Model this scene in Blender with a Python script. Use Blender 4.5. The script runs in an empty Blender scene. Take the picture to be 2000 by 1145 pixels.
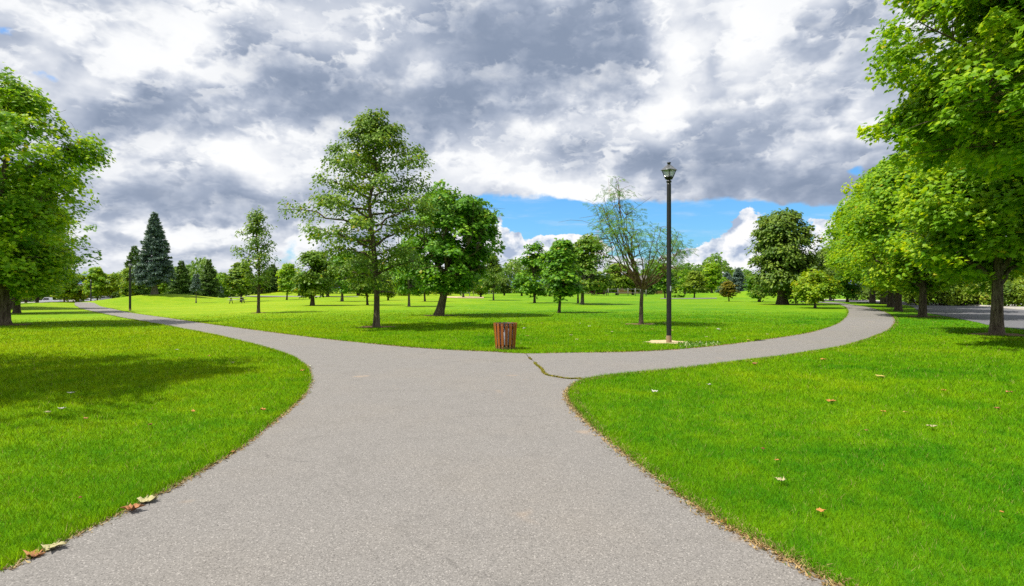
import bpy, bmesh, math, random
import numpy as np
from mathutils import Vector, Matrix, geometry
PI = math.pi; R = math.radians
random.seed(7); rng = np.random.default_rng(7)
S = bpy.context.scene; COL = S.collection

# ------------------------------------------------------------------ camera, sky, sun, exposure
FPX, HZ, CAMZ = 1150.0, 562.0, 1.65           # focal length and horizon row, in pixels of the 2000 px wide photo
cd = bpy.data.cameras.new('camera'); cam = bpy.data.objects.new('camera', cd); COL.objects.link(cam)
cam.location = (0, 0, CAMZ); cam.rotation_euler = (R(90), 0, 0)
cd.sensor_width = 36; cd.lens = 36 * FPX / 2000; cd.shift_y = -(572.5 - HZ) / 2000
cd.clip_start = 0.05; cd.clip_end = 6000
S.camera = cam
S.view_settings.view_transform = 'Standard'; S.view_settings.look = 'None'
S.view_settings.exposure = 0.35; S.view_settings.gamma = 1.0
SUN_EL = R(60)
sd = bpy.data.lights.new('sun', 'SUN'); sd.energy = 5.0; sd.angle = R(0.5); sd.color = (1.0, 0.94, 0.82)
sun = bpy.data.objects.new('sun', sd); COL.objects.link(sun)
SUN_DIR = Vector((-math.cos(SUN_EL), -0.12, math.sin(SUN_EL))).normalized()
sun.rotation_euler = SUN_DIR.to_track_quat('Z', 'Y').to_euler(); sun.location = (-40, 0, 60)
try:
    S.cycles.max_bounces = 7; S.cycles.diffuse_bounces = 3; S.cycles.transmission_bounces = 4; S.cycles.glossy_bounces = 2
    S.cycles.use_denoising = False
    S.cycles.sample_clamp_indirect = 6
except Exception: pass

class NT:
    """small helper for writing node maths"""
    def __init__(s, tree): s.t = tree; s.n = tree.nodes; s.l = tree.links
    def node(s, typ, **kw):
        n = s.n.new(typ)
        for k, v in kw.items(): setattr(n, k, v)
        return n
    def put(s, sock, v):
        if isinstance(v, bpy.types.NodeSocket): s.l.new(v, sock)
        elif v is not None:
            try: sock.default_value = v
            except Exception: sock.default_value = (*v, 1.0)
    def m(s, op, a, b=None, c=None, clamp=False):
        n = s.node('ShaderNodeMath', operation=op, use_clamp=clamp)
        for i, v in enumerate((a, b, c)):
            if v is not None: s.put(n.inputs[i], v)
        return n.outputs[0]
    def v(s, op, a, b=None):
        n = s.node('ShaderNodeVectorMath', operation=op)
        s.put(n.inputs[0], a)
        if b is not None:
            if op == 'SCALE': s.put(n.inputs['Scale'], b)
            else: s.put(n.inputs[1], b)
        return n.outputs[0]
    def noise(s, vec, scale, detail=4, rough=0.55, dist=0.0, out='Fac'):
        n = s.node('ShaderNodeTexNoise')
        if vec is not None: s.put(n.inputs['Vector'], vec)
        n.inputs['Scale'].default_value = scale; n.inputs['Detail'].default_value = detail
        n.inputs['Roughness'].default_value = rough; n.inputs['Distortion'].default_value = dist
        return n.outputs[out]
    def ss(s, x, a, b):
        n = s.node('ShaderNodeMapRange', interpolation_type='SMOOTHSTEP')
        s.put(n.inputs[0], x); n.inputs[1].default_value = a; n.inputs[2].default_value = b
        return n.outputs[0]
    def mix(s, f, a, b, blend='MIX'):
        n = s.node('ShaderNodeMix', data_type='RGBA', blend_type=blend)
        s.put(n.inputs[0], f); s.put(n.inputs[6], a); s.put(n.inputs[7], b)
        return n.outputs[2]
    def ramp(s, f, stops):
        n = s.node('ShaderNodeValToRGB'); s.put(n.inputs[0], f)
        e = n.color_ramp.elements
        while len(e) < len(stops): e.new(0.5)
        for i, (p, c) in enumerate(stops): e[i].position = p; e[i].color = (*c, 1)
        return n.outputs[0]

W = bpy.data.worlds.new('World'); S.world = W; W.use_nodes = True
def build_world():
    t = W.node_tree; t.nodes.clear(); q = NT(t)
    bg = q.node('ShaderNodeBackground'); bg.inputs[1].default_value = 0.08
    out = q.node('ShaderNodeOutputWorld'); q.l.new(bg.outputs[0], out.inputs[0])
    sky = q.node('ShaderNodeTexSky', sky_type='NISHITA'); sky.sun_disc = False
    sky.sun_elevation = SUN_EL; sky.sun_rotation = R(-90); sky.altitude = 100
    d = q.node('ShaderNodeTexCoord').outputs['Generated']
    sp = q.node('ShaderNodeSeparateXYZ'); q.l.new(d, sp.inputs[0]); x, y, z = sp.outputs
    az = q.m('ARCTAN2', x, y); el = q.m('ARCSINE', z)
    den = q.m('ADD', q.m('MAXIMUM', z, 0.0), 0.24)
    cp = q.node('ShaderNodeCombineXYZ'); q.put(cp.inputs[0], q.m('DIVIDE', x, den)); q.put(cp.inputs[1], q.m('DIVIDE', y, den))
    pl = cp.outputs[0]
    ca = q.node('ShaderNodeCombineXYZ'); q.put(ca.inputs[0], az); q.put(ca.inputs[1], q.m('MULTIPLY', el, 1.25)); ang = ca.outputs[0]
    # domain warp of the layout
    w1 = q.noise(q.v('ADD', ang, (3.1, 1.7, 0)), 5.0, 5, 0.6, out='Color')
    sw = q.node('ShaderNodeSeparateXYZ'); q.l.new(w1, sw.inputs[0])
    wa = q.m('ADD', az, q.m('MULTIPLY', q.m('SUBTRACT', sw.outputs[0], 0.5), 0.26))
    we = q.m('ADD', el, q.m('MULTIPLY', q.m('SUBTRACT', sw.outputs[1], 0.5), 0.17))
    def ae(px, py):
        return math.atan((px - 1000) / FPX), math.atan((HZ - py) / math.hypot(FPX, px - 1000))
    def blobs(lst, A, E):
        acc = None
        for (px, py, rx, ry, w) in lst:
            a0, e0 = ae(px, py); k = math.cos(a0)
            u = q.m('MULTIPLY', q.m('SUBTRACT', A, a0), FPX / (rx * k * k)); v = q.m('MULTIPLY', q.m('SUBTRACT', E, e0), FPX / (ry * k))
            g = q.m('EXPONENT', q.m('MULTIPLY', q.m('ADD', q.m('MULTIPLY', u, u), q.m('MULTIPLY', v, v)), -1.0))
            acc = q.m('MULTIPLY', g, w) if acc is None else q.m('MULTIPLY_ADD', g, w, acc)
        return acc
    dark = [(255, 245, 150, 62, -.40), (330, 200, 120, 36, -.20), (560, 100, 105, 62, -.28), (640, 215, 140, 46, -.30), (830, 200, 230, 70, -.34),
            (1080, 95, 240, 110, -.46), (900, 40, 160, 60, -.16), (320, 385, 220, 36, -.38), (520, 420, 160, 36, -.24),
            (1430, 250, 170, 60, -.30), (1330, 330, 270, 42, -.30), (1560, 365, 260, 44, -.46), (1200, 320, 150, 30, -.2), (1640, 110, 150, 60, -.20), (1390, 90, 24, 60, -.22),
            (420, 110, 60, 26, -.14), (100, 90, 90, 36, -.12), (700, 420, 200, 50, -.12), (180, 470, 120, 16, -.2), (430, 490, 160, 12, -.16),
            (420, 50, 130, 34, .16), (360, 95, 150, 46, .30), (90, 40, 120, 36, .16), (200, 160, 110, 30, .26), (600, 30, 130, 34, .26), (1305, 110, 60, 150, .50), (1450, 60, 90, 90, .46),
            (450, 290, 130, 36, .34), (330, 318, 120, 22, .16), (1180, 225, 150, 60, .24), (1050, 345, 190, 36, .30), (980, 260, 130, 40, .1), (560, 345, 150, 40, .18), (1660, 225, 50, 40, .26),
            (250, 452, 150, 18, .26), (420, 445, 140, 20, .26), (220, 515, 120, 16, .18), (560, 470, 90, 26, .2), (1560, 300, 60, 24, .18), (1100, 375, 150, 18, .30)]
    L = blobs(dark, wa, we)
    pw = q.v('ADD', pl, q.v('SCALE', q.v('SUBTRACT', q.noise(pl, 0.9, 3, 0.5, out='Color'), (0.5, 0.5, 0.5)), 0.5))
    n1 = q.noise(pw, 1.1, 6, 0.52); n1b = q.noise(q.v('ADD', pw, (-0.12, -0.05, 0)), 1.1, 6, 0.52)
    b = q.m('MULTIPLY_ADD', L, 1.15, 0.58)
    b = q.m('MULTIPLY_ADD', q.m('SUBTRACT', n1, 0.5), .75, b); b = q.m('MULTIPLY_ADD', q.m('SUBTRACT', n1, n1b), 1.1, b)
    stops = [(0.08, (.255, .315, .43)), (0.32, (.365, .425, .545)), (0.55, (.55, .60, .70)), (0.74, (.77, .80, .86)), (0.92, (.98, .99, 1.0))]
    cloud = q.ramp(b, stops)
    # heaped cells in front: crisp bright rims towards the sun, grey bodies, thinning to nothing
    def heap(cloud, off, scale, thr, soft, k_rel, base, amount, e=1.55, dl=.030):
        va = q.node('ShaderNodeCombineXYZ'); q.put(va.inputs[0], az); q.put(va.inputs[1], q.m('MULTIPLY', el, e)); A = q.v('ADD', va.outputs[0], off)
        A = q.v('ADD', A, q.v('SCALE', q.v('SUBTRACT', q.noise(A, scale * 1.6, 3, .5, out='Color'), (.5, .5, .5)), .035))
        f = q.noise(A, scale, 6, .48); bl = q.m('ABSOLUTE', q.m('MULTIPLY_ADD', q.noise(A, scale * 4.2, 4, .5), 2.0, -1.0)); f = q.m('ADD', f, q.m('MULTIPLY_ADD', bl, -.22, .045)); fo = q.noise(q.v('ADD', A, (-dl * .8, dl, 0)), scale, 5, .5); fm = q.noise(A, scale, 5, .5)
        al = q.m('MULTIPLY', q.ss(q.m('MULTIPLY_ADD', L, -.06, f), thr, thr + soft), q.m('MULTIPLY', q.m('MULTIPLY_ADD', q.m('MINIMUM', L, 0.0), .95, 1.0, clamp=True), amount))
        sh = q.m('ADD', q.m('MULTIPLY', q.m('SUBTRACT', fm, fo), k_rel), q.m('MULTIPLY_ADD', L, 1.1, base))
        sh = q.m('SUBTRACT', sh, q.m('MULTIPLY', q.m('SUBTRACT', f, thr), 1.1))
        return q.mix(al, cloud, q.ramp(sh, stops))
    cloud = heap(cloud, (1.3, 4.4, 0), 4.2, .47, .14, 3.3, .70, .90, dl=.045)
    cloud = heap(cloud, (5.1, .7, 2), 8.0, .49, .085, 3.4, .80, .88, dl=.026)
    cloud = heap(cloud, (9.4, 3.1, 1), 15.0, .535, .09, 2.6, .80, .45, e=1.9, dl=.014)
    # openings
    n3 = q.noise(q.v('ADD', ang, (1.3, 9.1, 2)), 9.0, 6, 0.58)
    n3b = q.noise(q.v('ADD', ang, (1.3, 9.1, 2)), 30.0, 5, 0.55)
    gaps = [(1060, 425, 190, 34, 1.3), (1250, 440, 210, 44, 1.3), (1440, 440, 170, 36, 1.2), (1570, 430, 120, 26, 1.0), (1300, 480, 260, 30, .8), (930, 400, 50, 18, .5),
            (105, 152, 40, 14, .72), (22, 62, 36, 16, .62), (1674, 332, 24, 14, .80), (560, 500, 60, 40, .5), (1750, 160, 20, 30, .5), (1960, 240, 60, 120, .7)]
    G = blobs(gaps, q.m('ADD', q.m('MULTIPLY', wa, .25), q.m('MULTIPLY', az, .75)), q.m('ADD', q.m('MULTIPLY', we, .25), q.m('MULTIPLY', el, .75)))
    G = q.m('ADD', G, q.m('ADD', q.m('MULTIPLY', q.m('SUBTRACT', n3, .5), 1.5), q.m('MULTIPLY', q.m('SUBTRACT', n3b, .5), 0.9)))
    gm = q.ss(G, 0.45, 0.80)
    blue = q.v('MULTIPLY', sky.outputs[0], (0.62, 1.24, 1.80))
    # thin veil inside the blue
    veil = q.m('MULTIPLY', q.ss(q.noise(q.v('MULTIPLY', ang, (3, 14, 1)), 3.0, 5, .6), 0.5, 0.8), 0.35)
    # heaped clouds low over the trees
    cum = [(990, 480, 58, 30, 1.0), (960, 440, 26, 22, .6), (1075, 476, 30, 16, .8), (1115, 474, 48, 20, .95), (1165, 490, 40, 24, .7), (1030, 520, 90, 30, .9), (1390, 505, 70, 30, 1.1), (1350, 530, 80, 30, 1.0),
           (1462, 440, 26, 34, 1.15), (1436, 468, 26, 16, .9), (1480, 500, 60, 32, 1.1), (1540, 520, 80, 40, 1.0), (1625, 445, 60, 24, .7), (1290, 540, 110, 26, .8), (1640, 500, 70, 40, .7)]
    nc = q.noise(q.v('ADD', ang, (4.3, 2.2, 5)), 26.0, 6, 0.55)
    ncl = q.noise(q.v('ADD', ang, (4.316, 2.186, 5)), 26.0, 6, 0.55)
    C = q.m('ADD', blobs(cum, az, el), q.m('ADD', q.m('MULTIPLY', q.m('SUBTRACT', nc, .5), 2.0), q.m('MULTIPLY', q.m('SUBTRACT', q.noise(ang, 75.0, 4, .55), .5), .6)))
    cmk = q.ss(C, 0.42, 0.56)
    csh = q.m('ADD', q.m('MULTIPLY', q.m('SUBTRACT', ncl, nc), 2.6), q.m('ADD', q.m('MULTIPLY', C, .12), q.m('MULTIPLY_ADD', el, 1.9, 0.42)))
    ccol = q.ramp(csh, [(0.25, (.42, .50, .66)), (0.5, (.68, .74, .84)), (0.8, (.98, .98, 1.0))])
    c10 = q.v('SCALE', cloud, 10.0); cc10 = q.v('SCALE', ccol, 10.0)
    res = q.mix(gm, c10, q.mix(veil, blue, (7.5, 8.2, 9.2)))
    res = q.mix(cmk, res, cc10)
    q.put(bg.inputs[0], res)
build_world()

# ------------------------------------------------------------------ helpers: terrain and pixels
def sst(x, a, b):
    t = np.clip((x - a) / (b - a), 0, 1); return t * t * (3 - 2 * t)
def ray_xy(px, d): return ((px - 1000) / FPX * d, d)
MOUNDS = []
def mound(px, d, h, sx, sy): x, y = ray_xy(px, d); MOUNDS.append((x, y, h, sx, sy))
mound(296, 88, 1.05, 7.0, 9.0); mound(352, 92, 0.5, 9.0, 7.0); mound(78, 66, 0.55, 4.2, 9.0); mound(1492, 100, 1.35, 5.0, 8.0); mound(1550, 108, 0.7, 9.0, 6.0)
mound(1375, 112, 0.55, 4.0, 6.0); mound(545, 136, 1.2, 7.0, 7.0); mound(955, 115, 0.35, 3.0, 5.0)
def zf(x, y):
    x = np.asarray(x, float); y = np.asarray(y, float)
    az = np.arctan2(x, np.maximum(y, 0.1))
    z = -0.012 * np.clip(y - 20, 0, 220) * sst(-az, 0.30, 0.58)
    z = z - 1.1 * sst(-az, 0.56, 0.64) * sst(y, 106, 128)
    for (mx, my, h, sx, sy) in MOUNDS:
        z = z + h * np.exp(-((x - mx) / sx) ** 2 - ((y - my) / sy) ** 2)
    z = z + 0.05 * np.sin(x * 0.11 + 1.3) * np.sin(y * 0.09) * sst(np.hypot(x, y), 24, 45)
    return z
DS = np.concatenate([np.linspace(0.8, 20, 400), np.geomspace(20.05, 420, 2400)])
def at(px, py):
    Z = CAMZ - (py - HZ) / FPX * DS; X = (px - 1000) / FPX * DS
    f = Z - zf(X, DS); i = int(np.argmax(f <= 0)) if (f <= 0).any() else len(DS) - 1
    if i == 0: d = DS[0]
    else:
        a, b = f[i - 1], f[i]; d = DS[i - 1] + (DS[i] - DS[i - 1]) * a / (a - b + 1e-9)
    x, y = ray_xy(px, d); return float(x), float(y), float(zf(x, y))
def catmull(P, n=8, closed=False):
    P = np.asarray(P, float); out = []
    m = len(P); rngi = range(m if closed else m - 1)
    for i in rngi:
        p0 = P[(i - 1) % m] if (closed or i > 0) else P[i]; p1 = P[i]; p2 = P[(i + 1) % m]; p3 = P[(i + 2) % m] if (closed or i + 2 < m) else P[(i + 1) % m]
        for k in range(n):
            t = k / n
            out.append(0.5 * ((2 * p1) + (-p0 + p2) * t + (2 * p0 - 5 * p1 + 4 * p2 - p3) * t * t + (-p0 + 3 * p1 - 3 * p2 + p3) * t ** 3))
    if not closed: out.append(P[-1])
    return np.array(out)
def inside(poly, x, y):
    r = np.zeros(len(x), bool); n = len(poly); xj, yj = poly[-1]
    for i in range(n):
        xi, yi = poly[i]
        if yi != yj:
            c = ((yi > y) != (yj > y)) & (x < (xj - xi) * (y - yi) / (yj - yi) + xi); r ^= c
        xj, yj = xi, yi
    return r

# ------------------------------------------------------------------ helpers: objects
def tag(o, label=None, cat=None, group=None, kind=None):
    for k, v in (('label', label), ('category', cat), ('group', group), ('kind', kind)):
        if v: o[k] = v
    return o
def empty(name, loc, rz=0.0, label=None, cat=None, group=None):
    o = bpy.data.objects.new(name, None); COL.objects.link(o); o.empty_display_size = 0.2
    o.location = loc; o.rotation_euler = (0, 0, rz); return tag(o, label, cat, group)
class MB:
    """collects vertices and faces, builds ONE mesh object"""
    def __init__(s): s.v = []; s.f = {}; s.nv = 0; s.tint = {}
    def add(s, V, F, tint=None):
        V = np.asarray(V, np.float32).reshape(-1, 3); F = np.asarray(F, np.int32)
        if len(F) == 0: return
        k = F.shape[1]
        s.v.append(V); s.f.setdefault(k, []).append(F + s.nv); s.nv += len(V)
        s.tint.setdefault(k, []).append(np.full(len(F), 0.5, np.float32) if tint is None else np.broadcast_to(np.asarray(tint, np.float32), (len(F),)))
    def box(s, c, size, rot=None, tint=None):
        sx, sy, sz = [a / 2 for a in size]
        V = np.array([(-sx, -sy, -sz), (sx, -sy, -sz), (sx, sy, -sz), (-sx, sy, -sz), (-sx, -sy, sz), (sx, -sy, sz), (sx, sy, sz), (-sx, sy, sz)])
        if rot is not None: V = V @ np.array(rot.to_3x3()).T
        s.add(V + np.array(c), [(0, 3, 2, 1), (4, 5, 6, 7), (0, 1, 5, 4), (1, 2, 6, 5), (2, 3, 7, 6), (3, 0, 4, 7)], tint)
    def tube(s, P, rad, sides=8, cap=True, tint=None, wob=0.0):
        P = np.asarray(P, float); n = len(P); rad = np.broadcast_to(np.asarray(rad, float), (n,))
        T = np.gradient(P, axis=0); T /= np.linalg.norm(T, axis=1, keepdims=True) + 1e-9
        ref = np.array([1.0, 0, 0]) if abs(T[0][0]) < 0.8 else np.array([0, 1.0, 0])
        U = np.cross(T, ref); U /= np.linalg.norm(U, axis=1, keepdims=True) + 1e-9; Vv = np.cross(T, U)
        a = np.arange(sides) * 2 * PI / sides
        ring = P[:, None, :] + rad[:, None, None] * (np.cos(a)[None, :, None] * U[:, None, :] + np.sin(a)[None, :, None] * Vv[:, None, :])
        if wob: ring = P[:, None, :] + (ring - P[:, None, :]) * (1 + wob * rng.standard_normal((1, sides, 1)) + wob * .5 * rng.standard_normal((n, sides, 1)))
        idx = np.arange(n * sides).reshape(n, sides); nx = np.roll(idx, -1, axis=1)
        F = np.stack([idx[:-1], nx[:-1], nx[1:], idx[1:]], -1).reshape(-1, 4)
        s.add(ring.reshape(-1, 3), F, tint)
        if cap and sides >= 3:
            c = len(P) - 1
            s.add(np.vstack([ring[c], P[c][None]]), [(i, (i + 1) % sides, sides) for i in range(sides)], tint)
            s.add(np.vstack([ring[0], P[0][None]]), [((i + 1) % sides, i, sides) for i in range(sides)], tint)
    def lathe(s, prof, sides=24, tint=None, rot=0.0, c=(0, 0, 0)):
        prof = np.asarray(prof, float); n = len(prof); a = np.arange(sides) * 2 * PI / sides + rot
        V = np.stack([np.outer(prof[:, 0], np.cos(a)), np.outer(prof[:, 0], np.sin(a)), np.repeat(prof[:, 1][:, None], sides, 1)], -1)
        idx = np.arange(n * sides).reshape(n, sides); nx = np.roll(idx, -1, axis=1)
        s.add(V.reshape(-1, 3) + np.array(c), np.stack([idx[:-1], nx[:-1], nx[1:], idx[1:]], -1).reshape(-1, 4), tint)
    def mesh(s, name, smooth=False):
        me = bpy.data.meshes.new(name); V = np.concatenate(s.v)
        loops = []; starts = []; tots = []; tint = []; o = 0
        for k, fl in s.f.items():
            F = np.concatenate(fl); loops.append(F.ravel()); starts.append(o + np.arange(len(F)) * k); tots.append(np.full(len(F), k)); o += F.size
            tint.append(np.concatenate(s.tint[k]))
        loops = np.concatenate(loops).astype(np.int32); starts = np.concatenate(starts).astype(np.int32)
        me.vertices.add(len(V)); me.vertices.foreach_set('co', V.ravel())
        me.loops.add(len(loops)); me.loops.foreach_set('vertex_index', loops)
        me.polygons.add(len(starts)); me.polygons.foreach_set('loop_start', starts)
        at_ = me.attributes.new('tint', 'FLOAT', 'FACE'); at_.data.foreach_set('value', np.concatenate(tint).astype(np.float32))
        if smooth: me.polygons.foreach_set('use_smooth', np.ones(len(starts), bool))
        me.update(calc_edges=True); return me
    def build(s, name, mat, parent=None, smooth=False, loc=None):
        o = bpy.data.objects.new(name, s.mesh(name, smooth)); COL.objects.link(o); o.data.materials.append(mat)
        if parent is not None: o.parent = parent
        if loc is not None: o.location = loc
        return o

# ------------------------------------------------------------------ materials
def new_mat(name):
    m = bpy.data.materials.new(name); m.use_nodes = True; m.node_tree.nodes.clear(); q = NT(m.node_tree)
    out = q.node('ShaderNodeOutputMaterial'); return m, q, out
def pbsdf(q, out, col, rough=0.8, metal=0.0, spec=0.3, normal=None):
    p = q.node('ShaderNodeBsdfPrincipled'); q.put(p.inputs['Base Color'], col); q.put(p.inputs['Roughness'], rough)
    p.inputs['Metallic'].default_value = metal; p.inputs['Specular IOR Level'].default_value = spec
    if normal is not None: q.l.new(normal, p.inputs['Normal'])
    q.l.new(p.outputs[0], out.inputs[0]); return p
def bump(q, h, strength=0.3, dist=0.02):
    b = q.node('ShaderNodeBump'); b.inputs['Strength'].default_value = strength; b.inputs['Distance'].default_value = dist; q.put(b.inputs['Height'], h); return b.outputs[0]
def wpos(q): return q.node('ShaderNodeNewGeometry').outputs['Position']
def opos(q): return q.node('ShaderNodeTexCoord').outputs['Object']
def attr(q, name='tint'): return q.node('ShaderNodeAttribute', attribute_name=name).outputs['Fac']

def plain(name, col, rough=0.6, metal=0.0, spec=0.4, var=0.12, scale=14, bmp=0.0):
    m, q, out = new_mat(name)
    n = q.noise(opos(q), scale, 5, .6)
    c = q.mix(n, tuple(a * (1 - var) for a in col), tuple(min(1, a * (1 + var)) for a in col))
    pbsdf(q, out, c, rough, metal, spec, bump(q, n, bmp, .01) if bmp else None); return m

def lawn_colour(q, P):
    """colour of the turf by place: fresh green, yellower patches, a few dry streaks"""
    n0 = q.noise(P, 0.055, 3, .5); n1 = q.noise(P, 0.30, 5, .62, .4); n2 = q.noise(q.v('ADD', P, (31, 7, 0)), 1.6, 5, .65); n3 = q.noise(P, 9.0, 4, .7)
    a = q.m('ADD', q.m('MULTIPLY', n0, .45), q.m('ADD', q.m('MULTIPLY', n1, .42), q.m('MULTIPLY', n2, .40)))
    a = q.m('MULTIPLY_ADD', q.m('SUBTRACT', n3, .5), .30, q.m('SUBTRACT', a, .012))
    sx = q.node('ShaderNodeSeparateXYZ'); q.l.new(P, sx.inputs[0])
    left = q.ss(sx.outputs[0], 2.0, -14.0)                     # the ground west of the path is yellower turf
    far = q.ss(sx.outputs[1], 26.0, 62.0)
    a = q.m('ADD', a, q.m('ADD', q.m('MULTIPLY', left, .15), q.m('MULTIPLY', far, .075)))
    c = q.ramp(a, [(0.34, (.020, .125, .004)), (0.50, (.052, .215, .005)), (0.64, (.125, .300, .005)), (0.79, (.215, .375, .006)), (0.97, (.33, .43, .015))])
    dry = q.m('MULTIPLY', q.ss(q.noise(q.v('ADD', P, (11, 50, 0)), 0.42, 6, .68), .64, .78), q.ss(q.noise(P, 6, 3, .7), .35, .7))
    return q.mix(q.m('MULTIPLY', dry, .55), c, (.36, .33, .09))
def mat_ground():
    m, q, out = new_mat('lawn_ground'); P = wpos(q); c = lawn_colour(q, P)
    f = q.noise(P, 38, 3, .8); f2 = q.noise(P, 5.5, 5, .75)
    c = q.mix(q.ss(f, .42, .62), q.v('SCALE', c, .66), q.v('SCALE', c, 1.02)); c = q.mix(q.m('MULTIPLY', q.ss(f2, .45, .72), .5), c, q.v('SCALE', c, .70))
    pbsdf(q, out, c, .9, 0, .1, bump(q, q.m('ADD', f, q.m('MULTIPLY', f2, 1.5)), .5, .03)); return m
def mat_blade():
    m, q, out = new_mat('grass_blade'); P = wpos(q); c = lawn_colour(q, P); t = attr(q)
    c = q.mix(q.ss(t, .0, 1.0), q.v('SCALE', c, .58), q.v('MULTIPLY', c, (1.85, 1.60, 1.3)))
    c = q.mix(q.m('GREATER_THAN', t, .975), c, (.40, .36, .12))
    g = q.node('ShaderNodeNewGeometry').outputs['Normal']
    nn = q.v('NORMALIZE', q.v('ADD', q.v('SCALE', g, .40), (0, 0, .9)))
    di = q.node('ShaderNodeBsdfDiffuse'); q.put(di.inputs[0], c); q.l.new(nn, di.inputs['Normal'])
    tr = q.node('ShaderNodeBsdfTranslucent'); q.put(tr.inputs[0], q.v('MULTIPLY', c, (1.25, 1.1, .6)))
    mx = q.node('ShaderNodeMixShader'); mx.inputs[0].default_value = .30; q.l.new(di.outputs[0], mx.inputs[1]); q.l.new(tr.outputs[0], mx.inputs[2]); q.l.new(mx.outputs[0], out.inputs[0]); return m
def mat_leaf(name, lo, mid, hi, tip=None, tipfrac=.985, trans=.38):
    m, q, out = new_mat(name); t = attr(q)
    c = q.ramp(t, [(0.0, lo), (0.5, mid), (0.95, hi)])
    n = q.noise(opos(q), 0.9, 3, .6); c = q.mix(q.ss(n, .35, .7), q.v('MULTIPLY', c, (.86, .90, .9)), q.v('MULTIPLY', c, (1.12, 1.07, 1.0)))
    if tip: c = q.mix(q.m('GREATER_THAN', t, tipfrac), c, tip)
    p = q.node('ShaderNodeBsdfPrincipled'); q.put(p.inputs['Base Color'], c); p.inputs['Roughness'].default_value = .5; p.inputs['Specular IOR Level'].default_value = .28
    tr = q.node('ShaderNodeBsdfTranslucent'); q.put(tr.inputs[0], q.v('MULTIPLY', c, (1.45, 1.2, .5)))
    mx = q.node('ShaderNodeMixShader'); mx.inputs[0].default_value = trans; q.l.new(p.outputs[0], mx.inputs[1]); q.l.new(tr.outputs[0], mx.inputs[2]); q.l.new(mx.outputs[0], out.inputs[0]); return m
def mat_bark(name, a, b):
    m, q, out = new_mat(name); P = opos(q)
    v = q.v('MULTIPLY', P, (9, 9, 1.6)); n = q.noise(v, 1.6, 6, .65, .6); n2 = q.noise(P, 2.2, 4, .6)
    c = q.mix(q.ss(n, .35, .65), a, b); c = q.mix(q.m('MULTIPLY', q.ss(n2, .55, .7), .4), c, (.16, .15, .05))
    pbsdf(q, out, c, .9, 0, .15, bump(q, n, .9, .05)); return m
def mat_asphalt(name, base, warm, speck=1.0):
    m, q, out = new_mat(name); P = wpos(q)
    vo = q.node('ShaderNodeTexVoronoi'); q.put(vo.inputs['Vector'], P); vo.inputs['Scale'].default_value = 135
    r = q.node('ShaderNodeSeparateXYZ'); q.l.new(vo.outputs['Color'], r.inputs[0])
    big = q.noise(P, .35, 5, .6); mid = q.noise(P, 2.4, 5, .65); fine = q.noise(P, 150, 3, .7)
    sp = q.m('ADD', q.m('MULTIPLY', r.outputs[0], .55), q.m('MULTIPLY', fine, .45))
    k = .36 * speck
    c = q.mix(sp, tuple(a * (1 - k) for a in base), tuple(a * (1 + k) for a in base))
    c = q.mix(q.m('MULTIPLY', q.m('GREATER_THAN', r.outputs[1], .94), .6 * speck), c, tuple(min(1, a * 2.0) for a in base))
    c = q.mix(q.m('MULTIPLY', q.m('LESS_THAN', r.outputs[2], .10), .6 * speck), c, tuple(a * .35 for a in base))
    c = q.mix(q.m('MULTIPLY', q.ss(big, .42, .68), .5), c, q.v('MULTIPLY', c, warm)); c = q.mix(q.m('MULTIPLY', q.ss(mid, .45, .75), .42), c, q.v('SCALE', c, .80))
    hc = q.node('ShaderNodeTexVoronoi', feature='DISTANCE_TO_EDGE'); q.put(hc.inputs['Vector'], q.v('ADD', P, q.v('SCALE', q.noise(P, 1.3, 5, .7, out='Color'), .9))); hc.inputs['Scale'].default_value = .22
    c = q.mix(q.m('MULTIPLY', q.m('MULTIPLY', q.m('SUBTRACT', 1.0, q.ss(hc.outputs['Distance'], .0, .0035)), q.ss(q.noise(P, .5, 3, .6), .46, .60)), .5), c, tuple(a * .45 for a in base))
    st = q.ss(q.noise(q.v('ADD', P, (5, 2, 0)), 1.1, 3, .5), .66, .74)
    c = q.mix(q.m('MULTIPLY', st, .38), c, (.42, .30, .20))
    pbsdf(q, out, c, .85, 0, .25, bump(q, sp, .55, .008)); return m
M = {}
M['ground'] = mat_ground(); M['blade'] = mat_blade()
M['path'] = mat_asphalt('path_asphalt', (.208, .197, .189), (1.08, 1.04, .98), 1.0); M['road'] = mat_asphalt('road_asphalt', (.135, .137, .150), (1.08, 1.06, 1.05), .6)
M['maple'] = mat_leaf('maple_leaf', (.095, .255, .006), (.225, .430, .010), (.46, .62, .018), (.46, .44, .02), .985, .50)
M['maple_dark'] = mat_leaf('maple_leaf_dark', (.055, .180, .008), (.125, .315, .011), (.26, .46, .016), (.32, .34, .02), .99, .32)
M['oak'] = mat_leaf('oak_leaf', (.070, .170, .012), (.150, .275, .018), (.30, .43, .03), (.42, .36, .03), .985, .36)
M['olive'] = mat_leaf('olive_leaf', (.060, .135, .012), (.125, .215, .018), (.24, .34, .035), None, 1, .30)
M['yellow'] = mat_leaf('yellow_green_leaf', (.12, .26, .006), (.25, .40, .010), (.42, .50, .014), (.50, .36, .02), .955, .42)
M['orange'] = mat_leaf('orange_green_leaf', (.10, .15, .008), (.20, .21, .014), (.34, .26, .02), (.42, .17, .02), .95, .36)
M['willow'] = mat_leaf('pale_green_leaf', (.12, .22, .014), (.22, .34, .024), (.36, .47, .04), None, 1, .42)
M['locust'] = mat_leaf('locust_leaf', (.065, .185, .014), (.125, .275, .020), (.22, .37, .025), (.34, .30, .02), .965, .34)
M['spruce_blue'] = mat_leaf('blue_spruce_needle', (.060, .115, .092), (.125, .205, .175), (.25, .34, .30), None, 1, .08)
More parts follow.
